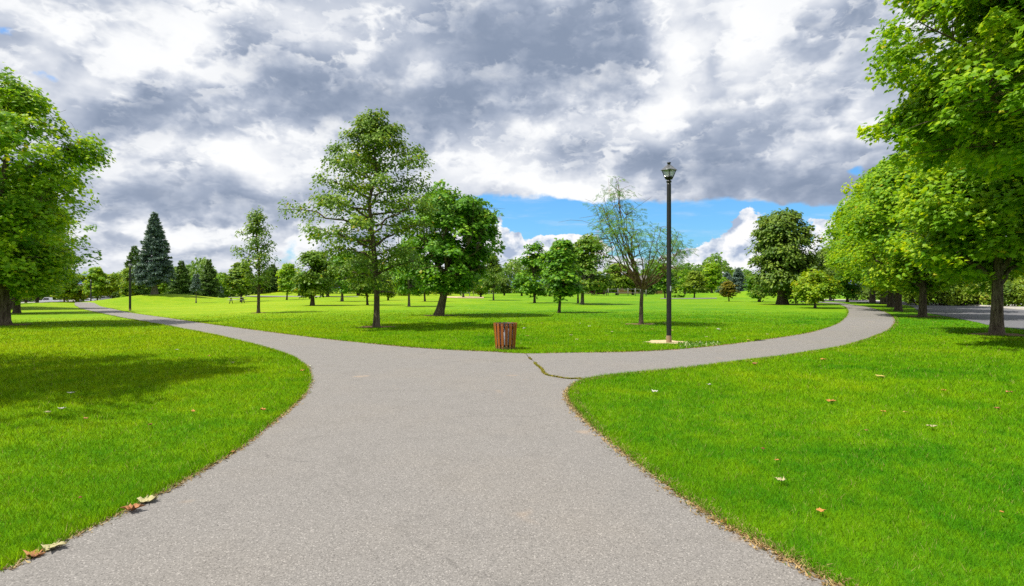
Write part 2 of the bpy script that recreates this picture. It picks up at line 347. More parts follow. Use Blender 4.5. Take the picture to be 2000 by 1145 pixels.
M['spruce'] = mat_leaf('green_spruce_needle', (.038, .100, .020), (.075, .165, .028), (.17, .28, .04), None, 1, .10)
M['purple'] = mat_leaf('purple_leaf', (.035, .010, .014), (.070, .020, .026), (.13, .04, .04), None, 1, .25)
M['wood_far'] = mat_leaf('far_wood_leaf', (.075, .170, .012), (.130, .245, .018), (.23, .34, .03), None, 1, .30)
M['shrub'] = mat_leaf('shrub_leaf', (.090, .185, .012), (.19, .30, .018), (.32, .42, .03), (.34, .30, .05), .97, .36)
M['bark'] = mat_bark('bark_brown', (.060, .043, .030), (.165, .130, .095)); M['bark_dark'] = mat_bark('bark_dark', (.040, .030, .022), (.115, .088, .062)); M['bark_grey'] = mat_bark('bark_grey', (.080, .068, .055), (.21, .185, .15))
M['twig'] = mat_bark('twig_reddish', (.11, .060, .035), (.24, .15, .09))
def mat_wood():
    m, q, out = new_mat('stained_wood'); P = opos(q); oi = q.node('ShaderNodeObjectInfo').outputs['Random']
    g = q.noise(q.v('ADD', q.v('MULTIPLY', P, (60, 60, 5)), q.v('SCALE', (1, 1, 1), q.m('MULTIPLY', oi, 50.0))), 1.0, 5, .6, .5)
    c = q.mix(g, (.23, .060, .009), (.47, .145, .022)); c = q.mix(oi, q.v('SCALE', c, .70), q.v('SCALE', c, 1.25)); w_ = q.noise(q.v('MULTIPLY', P, (14, 14, 3)), 1.0, 5, .7); c = q.mix(q.m('MULTIPLY', q.ss(w_, .5, .72), .65), c, (.085, .045, .025)); sz = q.node('ShaderNodeSeparateXYZ'); q.l.new(P, sz.inputs[0]); c = q.mix(q.m('MULTIPLY', q.ss(sz.outputs[2], .16, .0), q.ss(w_, .3, .6)), c, (.16, .12, .07)); pbsdf(q, out, c, .5, 0, .4, bump(q, g, .25, .004)); return m
M['wood'] = mat_wood()
def mat_black():
    m, q, out = new_mat('black_paint'); P = opos(q); n = q.noise(P, 6, 5, .6); sc = q.noise(q.v('MULTIPLY', P, (1, 1, .35)), 42, 4, .75)
    sp = q.node('ShaderNodeSeparateXYZ'); q.l.new(P, sp.inputs[0]); low = q.ss(sp.outputs[2], 2.4, .3)
    c = q.mix(n, (.005, .005, .006), (.012, .012, .013)); c = q.mix(q.m('MULTIPLY', q.ss(sc, .62, .68), q.m('MULTIPLY_ADD', low, .6, .0)), c, (.30, .29, .27)); c = q.mix(q.m('MULTIPLY', q.m('MULTIPLY', low, q.ss(n, .5, .72)), .25), c, (.07, .055, .04))
    pbsdf(q, out, c, q.m('MULTIPLY_ADD', n, .3, .28), 0, .5, bump(q, sc, .1, .003)); return m
M['black'] = mat_black(); M['rust'] = plain('rusty_sleeve', (.27, .19, .115), .75, 0, .2, .35, 30, .3)
M['steel'] = plain('galvanised_steel', (.42, .43, .45), .42, .7, .5, .22, 10); M['dark_liner'] = plain('dark_liner', (.03, .03, .035), .55)
M['roofmetal'] = plain('lamp_roof_metal', (.17, .18, .19), .35, .5, .5, .15, 12)
def mat_glass():
    m, q, out = new_mat('clouded_pane'); d = q.node('ShaderNodeBsdfDiffuse'); d.inputs[0].default_value = (.80, .82, .80, 1); t = q.node('ShaderNodeBsdfTransparent'); t.inputs[0].default_value = (.93, .95, .93, 1); g_ = q.node('ShaderNodeBsdfGlossy'); g_.inputs['Roughness'].default_value = .15
    mx = q.node('ShaderNodeMixShader'); mx.inputs[0].default_value = .80; q.l.new(d.outputs[0], mx.inputs[1]); q.l.new(t.outputs[0], mx.inputs[2]); m2 = q.node('ShaderNodeMixShader'); m2.inputs[0].default_value = .10; q.l.new(mx.outputs[0], m2.inputs[1]); q.l.new(g_.outputs[0], m2.inputs[2]); q.l.new(m2.outputs[0], out.inputs[0]); return m
M['pane'] = mat_glass()
M['sticker'] = plain('white_sticker', (.7, .7, .7), .5, 0, .4, .05)
M['sand'] = plain('pale_sand', (.50, .40, .24), .95, 0, .1, .4, 12, .5); M['soil'] = plain('bare_soil', (.17, .105, .055), .95, 0, .1, .5, 9, .6)
M['dry'] = mat_leaf('dry_grass', (.16, .10, .04), (.36, .26, .12), (.55, .43, .22), (.09, .15, .01), .9, .2)
M['moss'] = mat_leaf('crack_moss', (.08, .11, .005), (.24, .24, .012), (.42, .36, .035), (.35, .20, .06), .93, .25)
M['clover'] = mat_leaf('clover', (.05, .16, .01), (.10, .24, .02), (.2, .32, .03), (.55, .58, .36), .78, .25)
M['crack'] = plain('crack_dark', (.055, .05, .046), .9); M['concrete'] = plain('concrete', (.42, .40, .37), .9, 0, .2, .15, 3, .2); M['pale_path'] = plain('pale_far_path', (.27, .26, .25), .9, 0, .1, .1, 1)
M['leaf_brown'] = plain('dead_leaf_brown', (.34, .155, .065), .7, 0, .3, .5, 26); M['leaf_pale'] = plain('dead_leaf_pale', (.40, .36, .19), .7, 0, .3, .3, 22)
M['leaf_orange'] = plain('fallen_leaf_orange', (.44, .21, .05), .7, 0, .3, .35, 26); M['leaf_white'] = plain('fallen_leaf_silver', (.42, .42, .35), .7, 0, .3, .2, 22); M['leaf_red'] = plain('fallen_leaf_red', (.20, .05, .03), .7, 0, .3, .3, 22); M['leaf_yellow'] = plain('fallen_leaf_yellow', (.40, .34, .08), .7, 0, .3, .3, 22)

# ------------------------------------------------------------------ ground, path, road
def build_ground():
    na = 900; rr = np.concatenate([[0.0], np.geomspace(0.6, 12, 40), np.geomspace(12.3, 300, 210), np.geomspace(310, 4000, 24)])
    a = np.arange(na) * 2 * PI / na; X = np.outer(rr, np.sin(a)); Y = np.outer(rr, np.cos(a)); Z = zf(X, Y)
    Z -= 0.0 * X
    V = np.stack([X, Y, Z], -1).reshape(-1, 3); idx = np.arange(len(rr) * na).reshape(len(rr), na); nx = np.roll(idx, -1, 1)
    F = np.stack([idx[1:-1], idx[2:], nx[2:], nx[1:-1]], -1).reshape(-1, 4)
    b = MB(); b.add(V, F[:, ::-1]); b.add(np.vstack([V[na:2 * na], [[0, 0, float(zf(0, 0))]]]), [(i, na, (i + 1) % na) for i in range(na)])
    o = b.build('ground', M['ground'], smooth=True)
    n = o.data.polygons[100].normal
    if n.z < 0: o.data.flip_normals()
    tag(o, kind='structure'); return o
build_ground()
PX_LEFT = [(0, 1120), (100, 1071), (180, 1031), (270, 986), (340, 950), (420, 905), (480, 868), (540, 820), (580, 785), (600, 762), (607, 741), (600, 720), (575, 700), (530, 683), (480, 669), (420, 655), (350, 641), (280, 628), (220, 617), (175, 607.5), (153, 600.5), (146, 595), (150, 591.3)]
PX_MID = [(177, 591.3), (190, 596), (210, 602), (250, 610.5), (330, 622), (420, 635), (520, 648), (640, 663), (760, 675), (860, 683), (960, 687.5), (1025, 691), (1120, 689.5), (1220, 688), (1320, 683), (1420, 673.5), (1500, 663), (1580, 650), (1630, 635), (1652, 620), (1657, 608), (1650, 599.5), (1632, 594.5), (1605, 591.8), (1570, 590.2)]
PX_RIGHT = [(1560, 589.0), (1605, 590.0), (1640, 592), (1662, 595.5), (1692, 600), (1722, 608), (1744, 619), (1748, 631), (1736, 645), (1700, 661), (1640, 678), (1550, 693), (1450, 706), (1350, 718), (1250, 728), (1165, 738), (1128, 748), (1112, 765), (1113, 780), (1130, 805), (1170, 845), (1230, 895), (1310, 955), (1400, 1015), (1480, 1060), (1560, 1104), (1630, 1145)]
def world_line(px, n=8):
    P = catmull([at(*p)[:2] for p in px], n); return P
EL = np.vstack([[(-6.5, -9), (-5.6, -1), (-5.0, 1.2), (-3.9, 2.6)], world_line(PX_LEFT)])
EM = world_line(PX_MID); ER = np.vstack([world_line(PX_RIGHT), [(2.35, 2.6), (3.3, 1.3), (4.4, -1.5), (5.5, -9)]])
def jitter(P, a):
    d = np.hypot(P[:, 0], P[:, 1]); j = rng.standard_normal(P.shape) * a
    return P + j * np.clip(d / 15, .3, 1)[:, None]
def resample(P, step):
    L = np.concatenate([[0], np.cumsum(np.hypot(*np.diff(P, axis=0).T))]); n = max(2, int(L[-1] / step)); s = np.linspace(0, L[-1], n)
    return np.stack([np.interp(s, L, P[:, 0]), np.interp(s, L, P[:, 1])], -1)
EL, EM, ER = [resample(P, .16) for P in (EL, EM, ER)]
PATH = np.vstack([jitter(EL, .012), jitter(EM, .012), jitter(ER, .012)])
# the two far ends run on over the crest / behind the big tree
PX_ROAD_NEAR = [(2060, 655), (2000, 644), (1939, 637), (1898, 628), (1830, 615), (1796, 608), (1776, 597.5), (1745, 594.8), (1702, 592), (1660, 589.8), (1600, 588.2)]
PX_ROAD_FAR = [(1600, 586.3), (1660, 587), (1711, 588.5), (1762, 591), (1813, 594.5), (1861, 597), (1930, 599.5), (1962, 603), (2000, 606), (2080, 610)]
RN = world_line(PX_ROAD_NEAR, 8); RF = world_line(PX_ROAD_FAR, 8)
RN = np.vstack([[(32, 13), (27, 16.5)], RN]); RF = np.vstack([RF, [(60, 38), (80, 30), (80, 13)]])
ROAD = np.vstack([RN, RF])
def sheet(name, poly, mat, lift, grid=1.5, kind='structure', ztop=None):
    lo = poly.min(0); hi = poly.max(0)
    gx, gy = np.meshgrid(np.arange(lo[0], hi[0], grid), np.arange(lo[1], hi[1], grid)); g = np.stack([gx.ravel(), gy.ravel()], -1)
    g = g[inside(poly, g[:, 0], g[:, 1])] if len(g) else g
    pts = [Vector(p) for p in np.vstack([poly, g])] if len(g) else [Vector(p) for p in poly]
    n = len(poly); V, E, F, *_ = geometry.delaunay_2d_cdt(pts, [(i, (i + 1) % n) for i in range(n)], [list(range(n))], 2, 1e-5)
    b = MB(); v = np.array([(p.x, p.y) for p in V]); cen = np.array([v[list(f)].mean(0) for f in F]); keep = inside(poly, cen[:, 0], cen[:, 1])
    d = np.hypot(v[:, 0], v[:, 1]); z = zf(v[:, 0], v[:, 1]) + lift + 0.0005 * np.clip(d - 20, 0, None)
    tris = np.array([f for f, k in zip(F, keep) if k and len(f) == 3])
    a = v[tris]; cr = (a[:, 1, 0] - a[:, 0, 0]) * (a[:, 2, 1] - a[:, 0, 1]) - (a[:, 1, 1] - a[:, 0, 1]) * (a[:, 2, 0] - a[:, 0, 0])
    tris[cr < 0] = tris[cr < 0][:, ::-1]
    b.add(np.column_stack([v, z]), tris); return tag(b.build(name, mat), kind=kind)
sheet('path', PATH, M['path'], .006); sheet('road', ROAD, M['road'], .005, 3.0)
def px_poly(px, n=5): return catmull([at(*p)[:2] for p in px], n, True)
FARP = np.array([at(*p)[:2] for p in [(478, 579.6), (560, 580.3), (650, 580.6), (700, 580.5), (700, 579.9), (650, 579.4), (560, 578.8), (482, 578.4)]])
sheet('footway', FARP, M['pale_path'], .02, 4.0)
FARP2 = np.array([at(*p)[:2] for p in [(1290, 584.2), (1360, 584.2), (1400, 583.6), (1400, 582.6), (1360, 583.1), (1290, 583.3)]])
sheet('footway', FARP2, M['pale_path'], .02, 4.0)
SPLAY = np.array([at(*p)[:2] for p in [(858, 581.5), (900, 583), (945, 583.2), (945, 580), (900, 579.8), (862, 579.8)]])
sheet('sandy_ground', SPLAY, M['sand'], .02, 4.0)
STREET = np.array([at(*p)[:2] for p in [(-40, 597), (40, 594.5), (95, 591)]] + [(-96, 150), (-96, 172), (-200, 172), (-200, 60)])
sheet('street', STREET, M['pale_path'], .03, 6.0)
sheet('driveway', np.array([at(*p)[:2] for p in [(1955, 600), (2000, 603), (2100, 605), (2100, 596), (2000, 594), (1965, 596)]]), M['concrete'], .02, 3.0)
def ring(px, py, r, seed, mat, name, sx=1.0, lift=.008):
    x, y, z = at(px, py); a = np.arange(40) * 2 * PI / 40; g = np.random.default_rng(seed)
    k = 1 + .12 * np.sin(a * 3 + g.random() * 6) + .09 * np.sin(a * 7 + g.random() * 6) + .06 * g.standard_normal(40)
    P = np.stack([x + r * k * np.cos(a) * sx, y + r * k * np.sin(a)], -1); sheet(name, P, mat, lift, .3); return P
HOLES = [ring(1301, 668.5, .60, 1, M['sand'], 'sand_patch', 1.05)]
for (p, r, s) in (((735, 639), .62, 2), ((857, 616.5), .75, 3), ((1252, 633.5), .55, 4), ((1950, 654), .75, 5), ((1802, 618.5), .7, 6), ((16, 635), .8, 7), ((505, 611.5), .45, 8)):
    HOLES.append(ring(*p, r, s, M['soil'], 'soil_ring', 1.25))
# kerb on the far side of the road, a real step
def kerb(line, name):
    P = resample(line, .6); T = np.gradient(P, axis=0); T /= np.linalg.norm(T, axis=1, keepdims=True); N = np.stack([-T[:, 1], T[:, 0]], -1)
    z = zf(P[:, 0], P[:, 1]); prof = [(0, .0), (0.01, .12), (.16, .12), (.16, -.02)]
    V = np.array([[(p[0] + n[0] * o, p[1] + n[1] * o, zz + h + .01) for (o, h) in prof] for p, n, zz in zip(P, N, z)])
    k = len(prof); idx = np.arange(len(P) * k).reshape(-1, k)
    F = np.stack([idx[:-1, :-1], idx[:-1, 1:], idx[1:, 1:], idx[1:, :-1]], -1).reshape(-1, 4); b = MB(); b.add(V.reshape(-1, 3), F); return tag(b.build(name, M['concrete']), kind='structure')
kerb(RF[:-2], 'kerb')
# hills on the horizon, distance haze put into their blue colour
def hills():
    az = np.linspace(-1.0, 1.0, 160); h = 55 + 30 * np.sin(az * 7 + 1) + 16 * np.sin(az * 17) + 8 * np.sin(az * 41); b = MB()
    r1, r2 = 2400, 3000
    A = np.stack([r1 * np.sin(az), r1 * np.cos(az), az * 0 - 6], -1); B = np.stack([r2 * np.sin(az), r2 * np.cos(az), h * .8], -1); C = np.stack([(r2 + 600) * np.sin(az), (r2 + 600) * np.cos(az), az * 0 - 6], -1)
    V = np.concatenate([A, B, C]); n = len(az); i = np.arange(n - 1)
    b.add(V, np.concatenate([np.stack([i, i + 1, n + i + 1, n + i], -1), np.stack([n + i, n + i + 1, 2 * n + i + 1, 2 * n + i], -1)])); tag(b.build('hills', plain('haze_tinted_hills', (.10, .16, .26), 1, 0, 0, .1, .01), smooth=True), kind='structure')
hills()

# ------------------------------------------------------------------ turf
def soft_edge(x, y):  # distance in metres to the nearest path edge (coarse)
    E = np.vstack([EL[::4], EM[::4], ER[::4]]); out = np.full(len(x), 9.0)
    near = np.hypot(x, y) < 30
    ix = np.where(near)[0]
    for c in np.array_split(ix, max(1, len(ix) // 20000)):
        if len(c): out[c] = np.sqrt(((x[c, None] - E[None, :, 0]) ** 2 + (y[c, None] - E[None, :, 1]) ** 2).min(1))
    return out
def turf():
    N = 1500000; u = rng.random(N); d0, d1 = 2.3, 46.0
    # density: constant below 5 m, then falling with distance squared
    A1 = (25 - d0 ** 2) / 2; A2 = 25 * math.log(d1 / 5); k = A1 / (A1 + A2)
    d = np.where(u < k, np.sqrt(d0 ** 2 + u / k * (25 - d0 ** 2)), 5 * np.exp((u - k) / (1 - k) * math.log(d1 / 5)))
    az = (rng.random(N) * 2 - 1) * R(47); x = d * np.sin(az); y = d * np.cos(az)
    ok = rng.random(N) < np.clip((46 - d) / 24, 0, 1); ok &= ~inside(PATH, x, y) & ~inside(ROAD, x, y)
    for h in HOLES: ok &= ~inside(h, x, y)
    x, y, d = x[ok], y[ok], d[ok]; n = len(x); e = soft_edge(x, y)
    tall = 1 + .35 * np.exp(-(e / .25) ** 2)
    hgt = (.028 + .024 * rng.random(n)) * tall * np.clip(d / 8, 1, 1.35); w = np.clip(.0021 * d / 3.2, .0021, .024) * (.7 + .6 * rng.random(n))
    th = rng.random(n) * 2 * PI; ln = hgt * (.25 + .8 * rng.random(n)); la = rng.random(n) * 2 * PI
    z = zf(x, y)
    bx = np.stack([np.cos(th) * w / 2, np.sin(th) * w / 2, 0 * w], -1); base = np.stack([x, y, z - .004], -1); tip = base + np.stack([np.cos(la) * ln, np.sin(la) * ln, hgt], -1)
    tint = np.clip(.5 + .22 * rng.standard_normal(n) * np.clip(8 / d, .30, 1), 0, .97); tint[rng.random(n) < .018] = 1.0
    V = np.stack([base - bx, base + bx, tip], 1).reshape(-1, 3); F = np.arange(3 * n).reshape(n, 3)
    b = MB(); b.add(V, F, tint); tag(b.build('grass', M['blade']), 'short mown grass of the park lawns on both sides of the path', 'grass', kind='stuff')
turf()
def scatter_blades(name, x, y, mat, h0, h1, w, flat, label, cat, lift=.006):
    n = len(x); hgt = h0 + (h1 - h0) * rng.random(n); th = rng.random(n) * 2 * PI; la = rng.random(n) * 2 * PI; ln = flat * hgt * (.5 + rng.random(n))
    ww = w * (.6 + .8 * rng.random(n)) * np.clip(np.hypot(x, y) / 6, 1, 3)
    base = np.stack([x, y, zf(x, y) + lift], -1); bx = np.stack([np.cos(th) * ww / 2, np.sin(th) * ww / 2, 0 * ww], -1); tip = base + np.stack([np.cos(la) * ln, np.sin(la) * ln, hgt], -1)
    b = MB(); b.add(np.stack([base - bx, base + bx, tip], 1).reshape(-1, 3), np.arange(3 * n).reshape(n, 3), rng.random(n)); return tag(b.build(name, mat), label, cat, kind='stuff')
def edge_points(E, n, off, spread, dens=None):
    P = E; T = np.gradient(P, axis=0); T /= np.linalg.norm(T, axis=1, keepdims=True) + 1e-9; Nn = np.stack([-T[:, 1], T[:, 0]], -1)
    w = 1 / np.clip(np.hypot(P[:, 0], P[:, 1]), 3, 60) ** 1.3 * (P[:, 1] > 1.5) * (P[:, 1] < 60)
    pn = np.abs(np.sin(np.arange(len(P)) * .21) + np.sin(np.arange(len(P)) * .083 + 1)) * .6 + .25
    w = w * pn; i = rng.choice(len(P), n, p=w / w.sum()); o = off + spread * rng.standard_normal(n); q = P[i] + Nn[i] * o[:, None] + T[i] * (rng.random((n, 1)) - .5) * .2; return q
# left edge: lawn is to the left of travel; mid edge: lawn left of travel; right edge: lawn left of travel
q1 = edge_points(ER, 34000, .02, .048); q2 = edge_points(EM, 9000, .01, .04); q3 = edge_points(EL, 9000, .0, .03)
qq = np.vstack([q1, q2, q3]); scatter_blades('dry_grass', qq[:, 0], qq[:, 1], M['dry'], .004, .020, .014, 2.2, 'tan dead grass litter along the path edges', 'dead grass', .008)
# fringe of long blades leaning out over the path edge
qq = np.vstack([edge_points(E, 9000, .035, .03) for E in (EL, EM, ER)]); scatter_blades('grass_fringe', qq[:, 0], qq[:, 1], M['blade'], .04, .075, .005, .6, 'longer green grass fringe hanging over the path edges', 'grass', 0)
# crack with moss
CR = catmull([at(*p)[:2] for p in [(1026, 690.5), (1036, 702), (1043, 707), (1047, 713), (1058, 722), (1063, 730), (1070, 734), (1090, 738), (1112, 741), (1136, 740.5)]], 8)
def crack():
    P = resample(CR, .04) + rng.standard_normal((len(resample(CR, .04)), 2)) * .008; T = np.gradient(P, axis=0); T /= np.linalg.norm(T, axis=1, keepdims=True); Nn = np.stack([-T[:, 1], T[:, 0]], -1)
    w = (.003 + .008 * rng.random(len(P)) ** 2)[:, None]; z = zf(P[:, 0], P[:, 1]) + .010
    V = np.concatenate([np.column_stack([P - Nn * w, z]), np.column_stack([P + Nn * w, z])]); n = len(P); i = np.arange(n - 1)
    b = MB(); b.add(V, np.stack([i, i + 1, n + i + 1, n + i], -1)); tag(b.build('path_crack', M['crack']), kind='structure')
    fine = [[(700, 700), (760, 704), (820, 703), (900, 707)], [(620, 712), (680, 708), (740, 709)]]
crack()
c2 = resample(CR, .02); k = int(len(c2) * .42); s = c2[k:]; s0 = c2[int(len(c2) * .22):int(len(c2) * .3)]
pp = np.vstack([s[rng.integers(0, len(s), 1500)], s0[rng.integers(0, len(s0), 90)]]) + rng.standard_normal((1590, 2)) * .011
scatter_blades('moss', pp[:, 0], pp[:, 1], M['moss'], .008, .032, .014, 1.0, 'yellow green weeds growing along the crack across the path', 'weeds', .01)
cl = np.array([at(1325 + 85 * rng.random(), 681 - 11 * rng.random())[:2] for _ in range(600)]); cl = cl[~inside(PATH, cl[:, 0], cl[:, 1])]
scatter_blades('clover', cl[:, 0], cl[:, 1], M['clover'], .03, .06, .018, .5, 'white flowering clover in the lawn edge beside the tall lamp', 'clover', .02)

# ------------------------------------------------------------------ trees
def tmpl(kind):
    if kind == 'maple':   # five-lobed
        o = [(0, 0), (.22, -.10), (.30, .12), (.62, .16), (.40, .40), (.34, .62), (.14, .58), (0, 1.0), (-.14, .58), (-.34, .62), (-.40, .40), (-.62, .16), (-.30, .12), (-.22, -.10)]
        V = [(x, y, -.22 * abs(x) - .10 * y * y) for x, y in o] + [(0, .3, .05)]; n = len(o); return np.array(V), np.array([(i, (i + 1) % n, n) for i in range(n)])
    if kind == 'oval':
        V = [(0, 0, 0), (.30, .35, -.10), (.24, .75, -.14), (0, 1, -.16), (-.24, .75, -.14), (-.30, .35, -.10), (0, .5, .02)]
        return np.array(V), np.array([(0, 1, 6), (1, 2, 6), (2, 3, 6), (3, 4, 6), (4, 5, 6), (5, 0, 6)])
    if kind == 'kite':
        V = [(0, 0, 0), (.36, .42, -.10), (0, 1, -.08), (-.36, .42, -.10)]; return np.array(V), np.array([(0, 1, 2), (0, 2, 3)])
    if kind == 'pinnate':
        V, F = [], []
        for k in range(5):
            y = .12 + k * .19
            for sgn in (-1, 1):
                i = len(V); V += [(0, y, 0), (sgn * .20, y + .02, -.05), (sgn * .30, y + .13, -.08), (sgn * .10, y + .12, -.03)]; F += [(i, i + 1, i + 2), (i, i + 2, i + 3)]
        return np.array(V), np.array(F)
    if kind == 'needle':
        V = [(0, 0, 0), (.17, .40, .04), (0, 1, .0), (-.17, .40, .04)]; return np.array(V), np.array([(0, 1, 2), (0, 2, 3)])
TM = {k: tmpl(k) for k in ('maple', 'oval', 'kite', 'pinnate', 'needle')}
def unit(a): return a / (np.linalg.norm(a, axis=-1, keepdims=True) + 1e-9)
def place_leaves(b, kind, P, N, D, size, tint):
    """P positions, N normals, D pointing direction of the leaf tip"""
    V, F = TM[kind]; n = len(P); D = D - N * (D * N).sum(-1, keepdims=True); D = unit(D); X = np.cross(D, N)
    W_ = P[:, None, :] + size[:, None, None] * (V[None, :, 0:1] * X[:, None, :] + V[None, :, 1:2] * D[:, None, :] + V[None, :, 2:3] * N[:, None, :])
    FF = (F[None] + (np.arange(n) * len(V))[:, None, None]).reshape(-1, F.shape[1])
    b.add(W_.reshape(-1, 3), FF, np.repeat(tint, len(F)))
def bez(a, c, e, n):
    t = np.linspace(0, 1, n)[:, None]; return (1 - t) ** 2 * a + 2 * t * (1 - t) * c + t * t * e

def broadleaf(name, px, py, prof, leaf, label, cat='tree', group=None, mats=('bark', 'maple'), trunk_w=None, size=.15, nspray=300, per=80, spray_r=.6, droop=.5, fork=None, lean=0, nprim=14, rise=.35, shell=.55, clump=.5, seed=0, d=None, flat=.45, twig_t=1.0, trunk_top=None, limb_up=.0, depth_k=1.0, gnarl=.03, follow=None, spread=.13, low=0.0, ragged=.5, bough_n=11, bough_r=.42):
    """a tree from its outline: prof = [(row, left, right)] in photo pixels at the tree's own distance"""
    g = np.random.default_rng(seed + 100)
    if d is None: x, y, z = at(px, py)
    else: x, y = ray_xy(px, d); z = float(zf(x, y))
    mp = y / FPX; prof = sorted(prof, key=lambda r: -r[0])
    py0 = HZ + (CAMZ - z) / mp
    hz = np.array([(py0 - r[0]) * mp for r in prof]); lf = np.array([(px - r[1]) * mp for r in prof]); rt = np.array([(r[2] - px) * mp for r in prof])
    z0, H = hz[0], hz[-1]; cx = (rt - lf) / 2; hw = (rt + lf) / 2
    def env(h): return np.interp(h, hz, cx), np.interp(h, hz, hw)
    root = empty(name, (x, y, z), 0, label, cat, group)
    tw = (trunk_w * mp / 2) if trunk_w else H * .018
    tb = MB(); th = H * (.975 if follow else .93) if fork is None else fork * H
    n = 16; t = np.linspace(0, 1, n) ** 1.35
    ax = lean * th * t + np.interp(th * t, hz, cx) * t * (.8 if fork is None else .3)
    tp = np.stack([ax + gnarl * th * .3 * np.sin(t * 5 + seed) * t, gnarl * th * .3 * np.sin(t * 4 + seed * 2.1) * t, th * t - .05], -1)
    rad = tw * (1 - t * (.93 if fork is None else .40)) ** .85; rad = rad * (1 + .42 * np.exp(-t * th / (tw * 1.3 + .02)))
    tb.tube(tp, rad, 14, wob=.05)
    bb = MB(); nodes = []; nrad = []; prims = []
    for k in range(nprim):
        f = (k + .5) / nprim; phi = k * 2.39996 + g.random() * .5
        if fork is None:
            ha = z0 * .92 + (th - z0) * .94 * f ** 1.05; he = min(H * .985, ha + rise * (H - z0) * (.45 + .7 * g.random()) * (1 - .55 * f) - low * (H - z0) * max(0, .4 - f))
        else:
            ha = th * (.90 + .10 * g.random()); he = z0 + (H - z0) * (.25 + .72 * ((k * .618) % 1.0))
        ti = ha / th; a0 = np.array([np.interp(ti, t, tp[:, 0]), np.interp(ti, t, tp[:, 1]), np.interp(ti, t, tp[:, 2])])
        c, w = env(he); rr = w * ((.72 + .36 * g.random()) if follow else (.66 + .22 * g.random())); e = np.array([c + rr * math.cos(phi), rr * math.sin(phi) * depth_k, he])
        if fork is not None and he > H * .85: e[:2] = (c + .3 * (e[0] - c), .3 * e[1])
        L = np.linalg.norm(e - a0); m = a0 + (e - a0) * .5; m[2] += L * (.04 + limb_up) * (1 if fork is None else -.5); m += g.standard_normal(3) * L * .07
        P = bez(a0, m, e, 12); P[1:-1] += g.standard_normal((10, 3)) * L * .012
        r0 = min(tw * (1 - ti * .93) ** .85 * .6 if fork is None else tw * .42, .055 * L ** .9 + .01); q = np.linspace(r0, max(.006, r0 * .18), 12); bb.tube(P, q, 6)
        nodes.append(P[3:]); nrad.append(q[3:]); prims.append(P)
    if follow and fork is None:
        for _ in range(3): prims.append(np.stack([np.interp(np.linspace(.70, 1.0, 12), t, tp[:, i]) for i in range(3)], -1))
    nodes.append(tp[n // 2:]); nrad.append(rad[n // 2:] * .6)
    nodes = np.concatenate(nodes); nrad = np.concatenate(nrad)
    # spray centres: along the limbs (follow) or on boughs that stand out from each other, plus a thin filling
    C = []
    if follow:
        per_l = max(2, int(nspray / len(prims)))
        for P in prims:
            L = np.linalg.norm(P[-1] - P[0]); sv = follow + (1.02 - follow) * g.random(per_l) ** .8; q = np.stack([np.interp(sv, np.linspace(0, 1, 12), P[:, i]) for i in range(3)], -1)
            C.append(q + g.standard_normal((per_l, 3)) * np.array([1, 1, .55]) * (L * spread * (1.25 - sv))[:, None])
    else:
        wm = w_env = env(z0 + (H - z0) * np.linspace(.05, .95, 20))[1].mean(); nb = max(9, int(nspray / bough_n)); k = 0; tot = int(nspray * clump)
        for i in range(nb):
            while True:
                hb = z0 + (H - z0) * (.06 + .90 * g.random()); c, w = env(hb)
                if g.random() < (w / hw.max()) + .05: break
            Rb = bough_r * wm * (.65 + .7 * g.random()); ph = i * 2.39996 + .6 * g.random(); reach = w * (.66 + .30 * g.random() ** 1.3) if g.random() < .72 else w * (.30 + .4 * g.random()); rc = max(0, reach - Rb * .8)
            ctr = np.array([c + rc * math.cos(ph), rc * math.sin(ph) * depth_k, hb]); m_ = int(tot / nb * (.6 + .8 * g.random())); dv = unit(g.standard_normal((m_, 3)) + np.array([.45 * math.cos(ph), .45 * math.sin(ph), .45]))
            C.append(ctr + dv * Rb * (.55 + .45 * g.random((m_, 1))) * np.array([1, 1, .62]))
        k = nspray - tot; h = z0 + (H - z0) * g.random(k * 6); c, w = env(h); keep = g.random(k * 6) < (w / w.max()) ** 1.4 + .03; h, c, w = h[keep][:k], c[keep][:k], w[keep][:k]
        ph = g.random(len(h)) * 2 * PI; rr = w * .93 * np.sqrt(shell ** 2 + (1 - shell ** 2) * g.random(len(h))); C.append(np.stack([c + rr * np.cos(ph), rr * np.sin(ph) * depth_k, h], -1))
    if not follow:
        k = int(nspray * .10); h = z0 + (H - z0) * (.05 + .93 * g.random(k)); c, w = env(h); ph = g.random(k) * 2 * PI; rr = w * .96 + ragged * .8 * g.random(k); C.append(np.stack([c + rr * np.cos(ph), rr * np.sin(ph) * depth_k, h], -1))
    C = np.concatenate(C); C = C[C[:, 2] > z0 + .16 * (H - z0) * g.random(len(C)) ** 2]; C[:, 2] = np.minimum(C[:, 2], H - .05 - .1 * g.random(len(C)))
    lb = MB(); axis = np.stack([np.interp(C[:, 2], hz, cx), 0 * C[:, 0], C[:, 2]], -1)
    for i in range(len(C)):
        dd = nodes - C[i]; dist = np.sqrt((dd ** 2).sum(1)) + np.where(dd[:, 2] > .15, 1.2, 0); j = int(dist.argmin()); a = nodes[j]; L = np.linalg.norm(C[i] - a)
        mid = (a + C[i]) / 2 + np.array([0, 0, .12 * L]) + g.standard_normal(3) * .06 * L; bb.tube(bez(a, mid, C[i], 5), np.linspace(min(nrad[j] * .6, .010 + .006 * L) * twig_t, .004, 5), 4, cap=False)
    n = len(C) * per; ci = np.repeat(np.arange(len(C)), per); out = unit(C - axis + np.array([0, 0, .15])); o3 = out[ci]
    u = np.sqrt(g.random(n)); al = g.random(n) * 2 * PI; rs = spray_r * (.65 + .7 * g.random(len(C)))[ci]
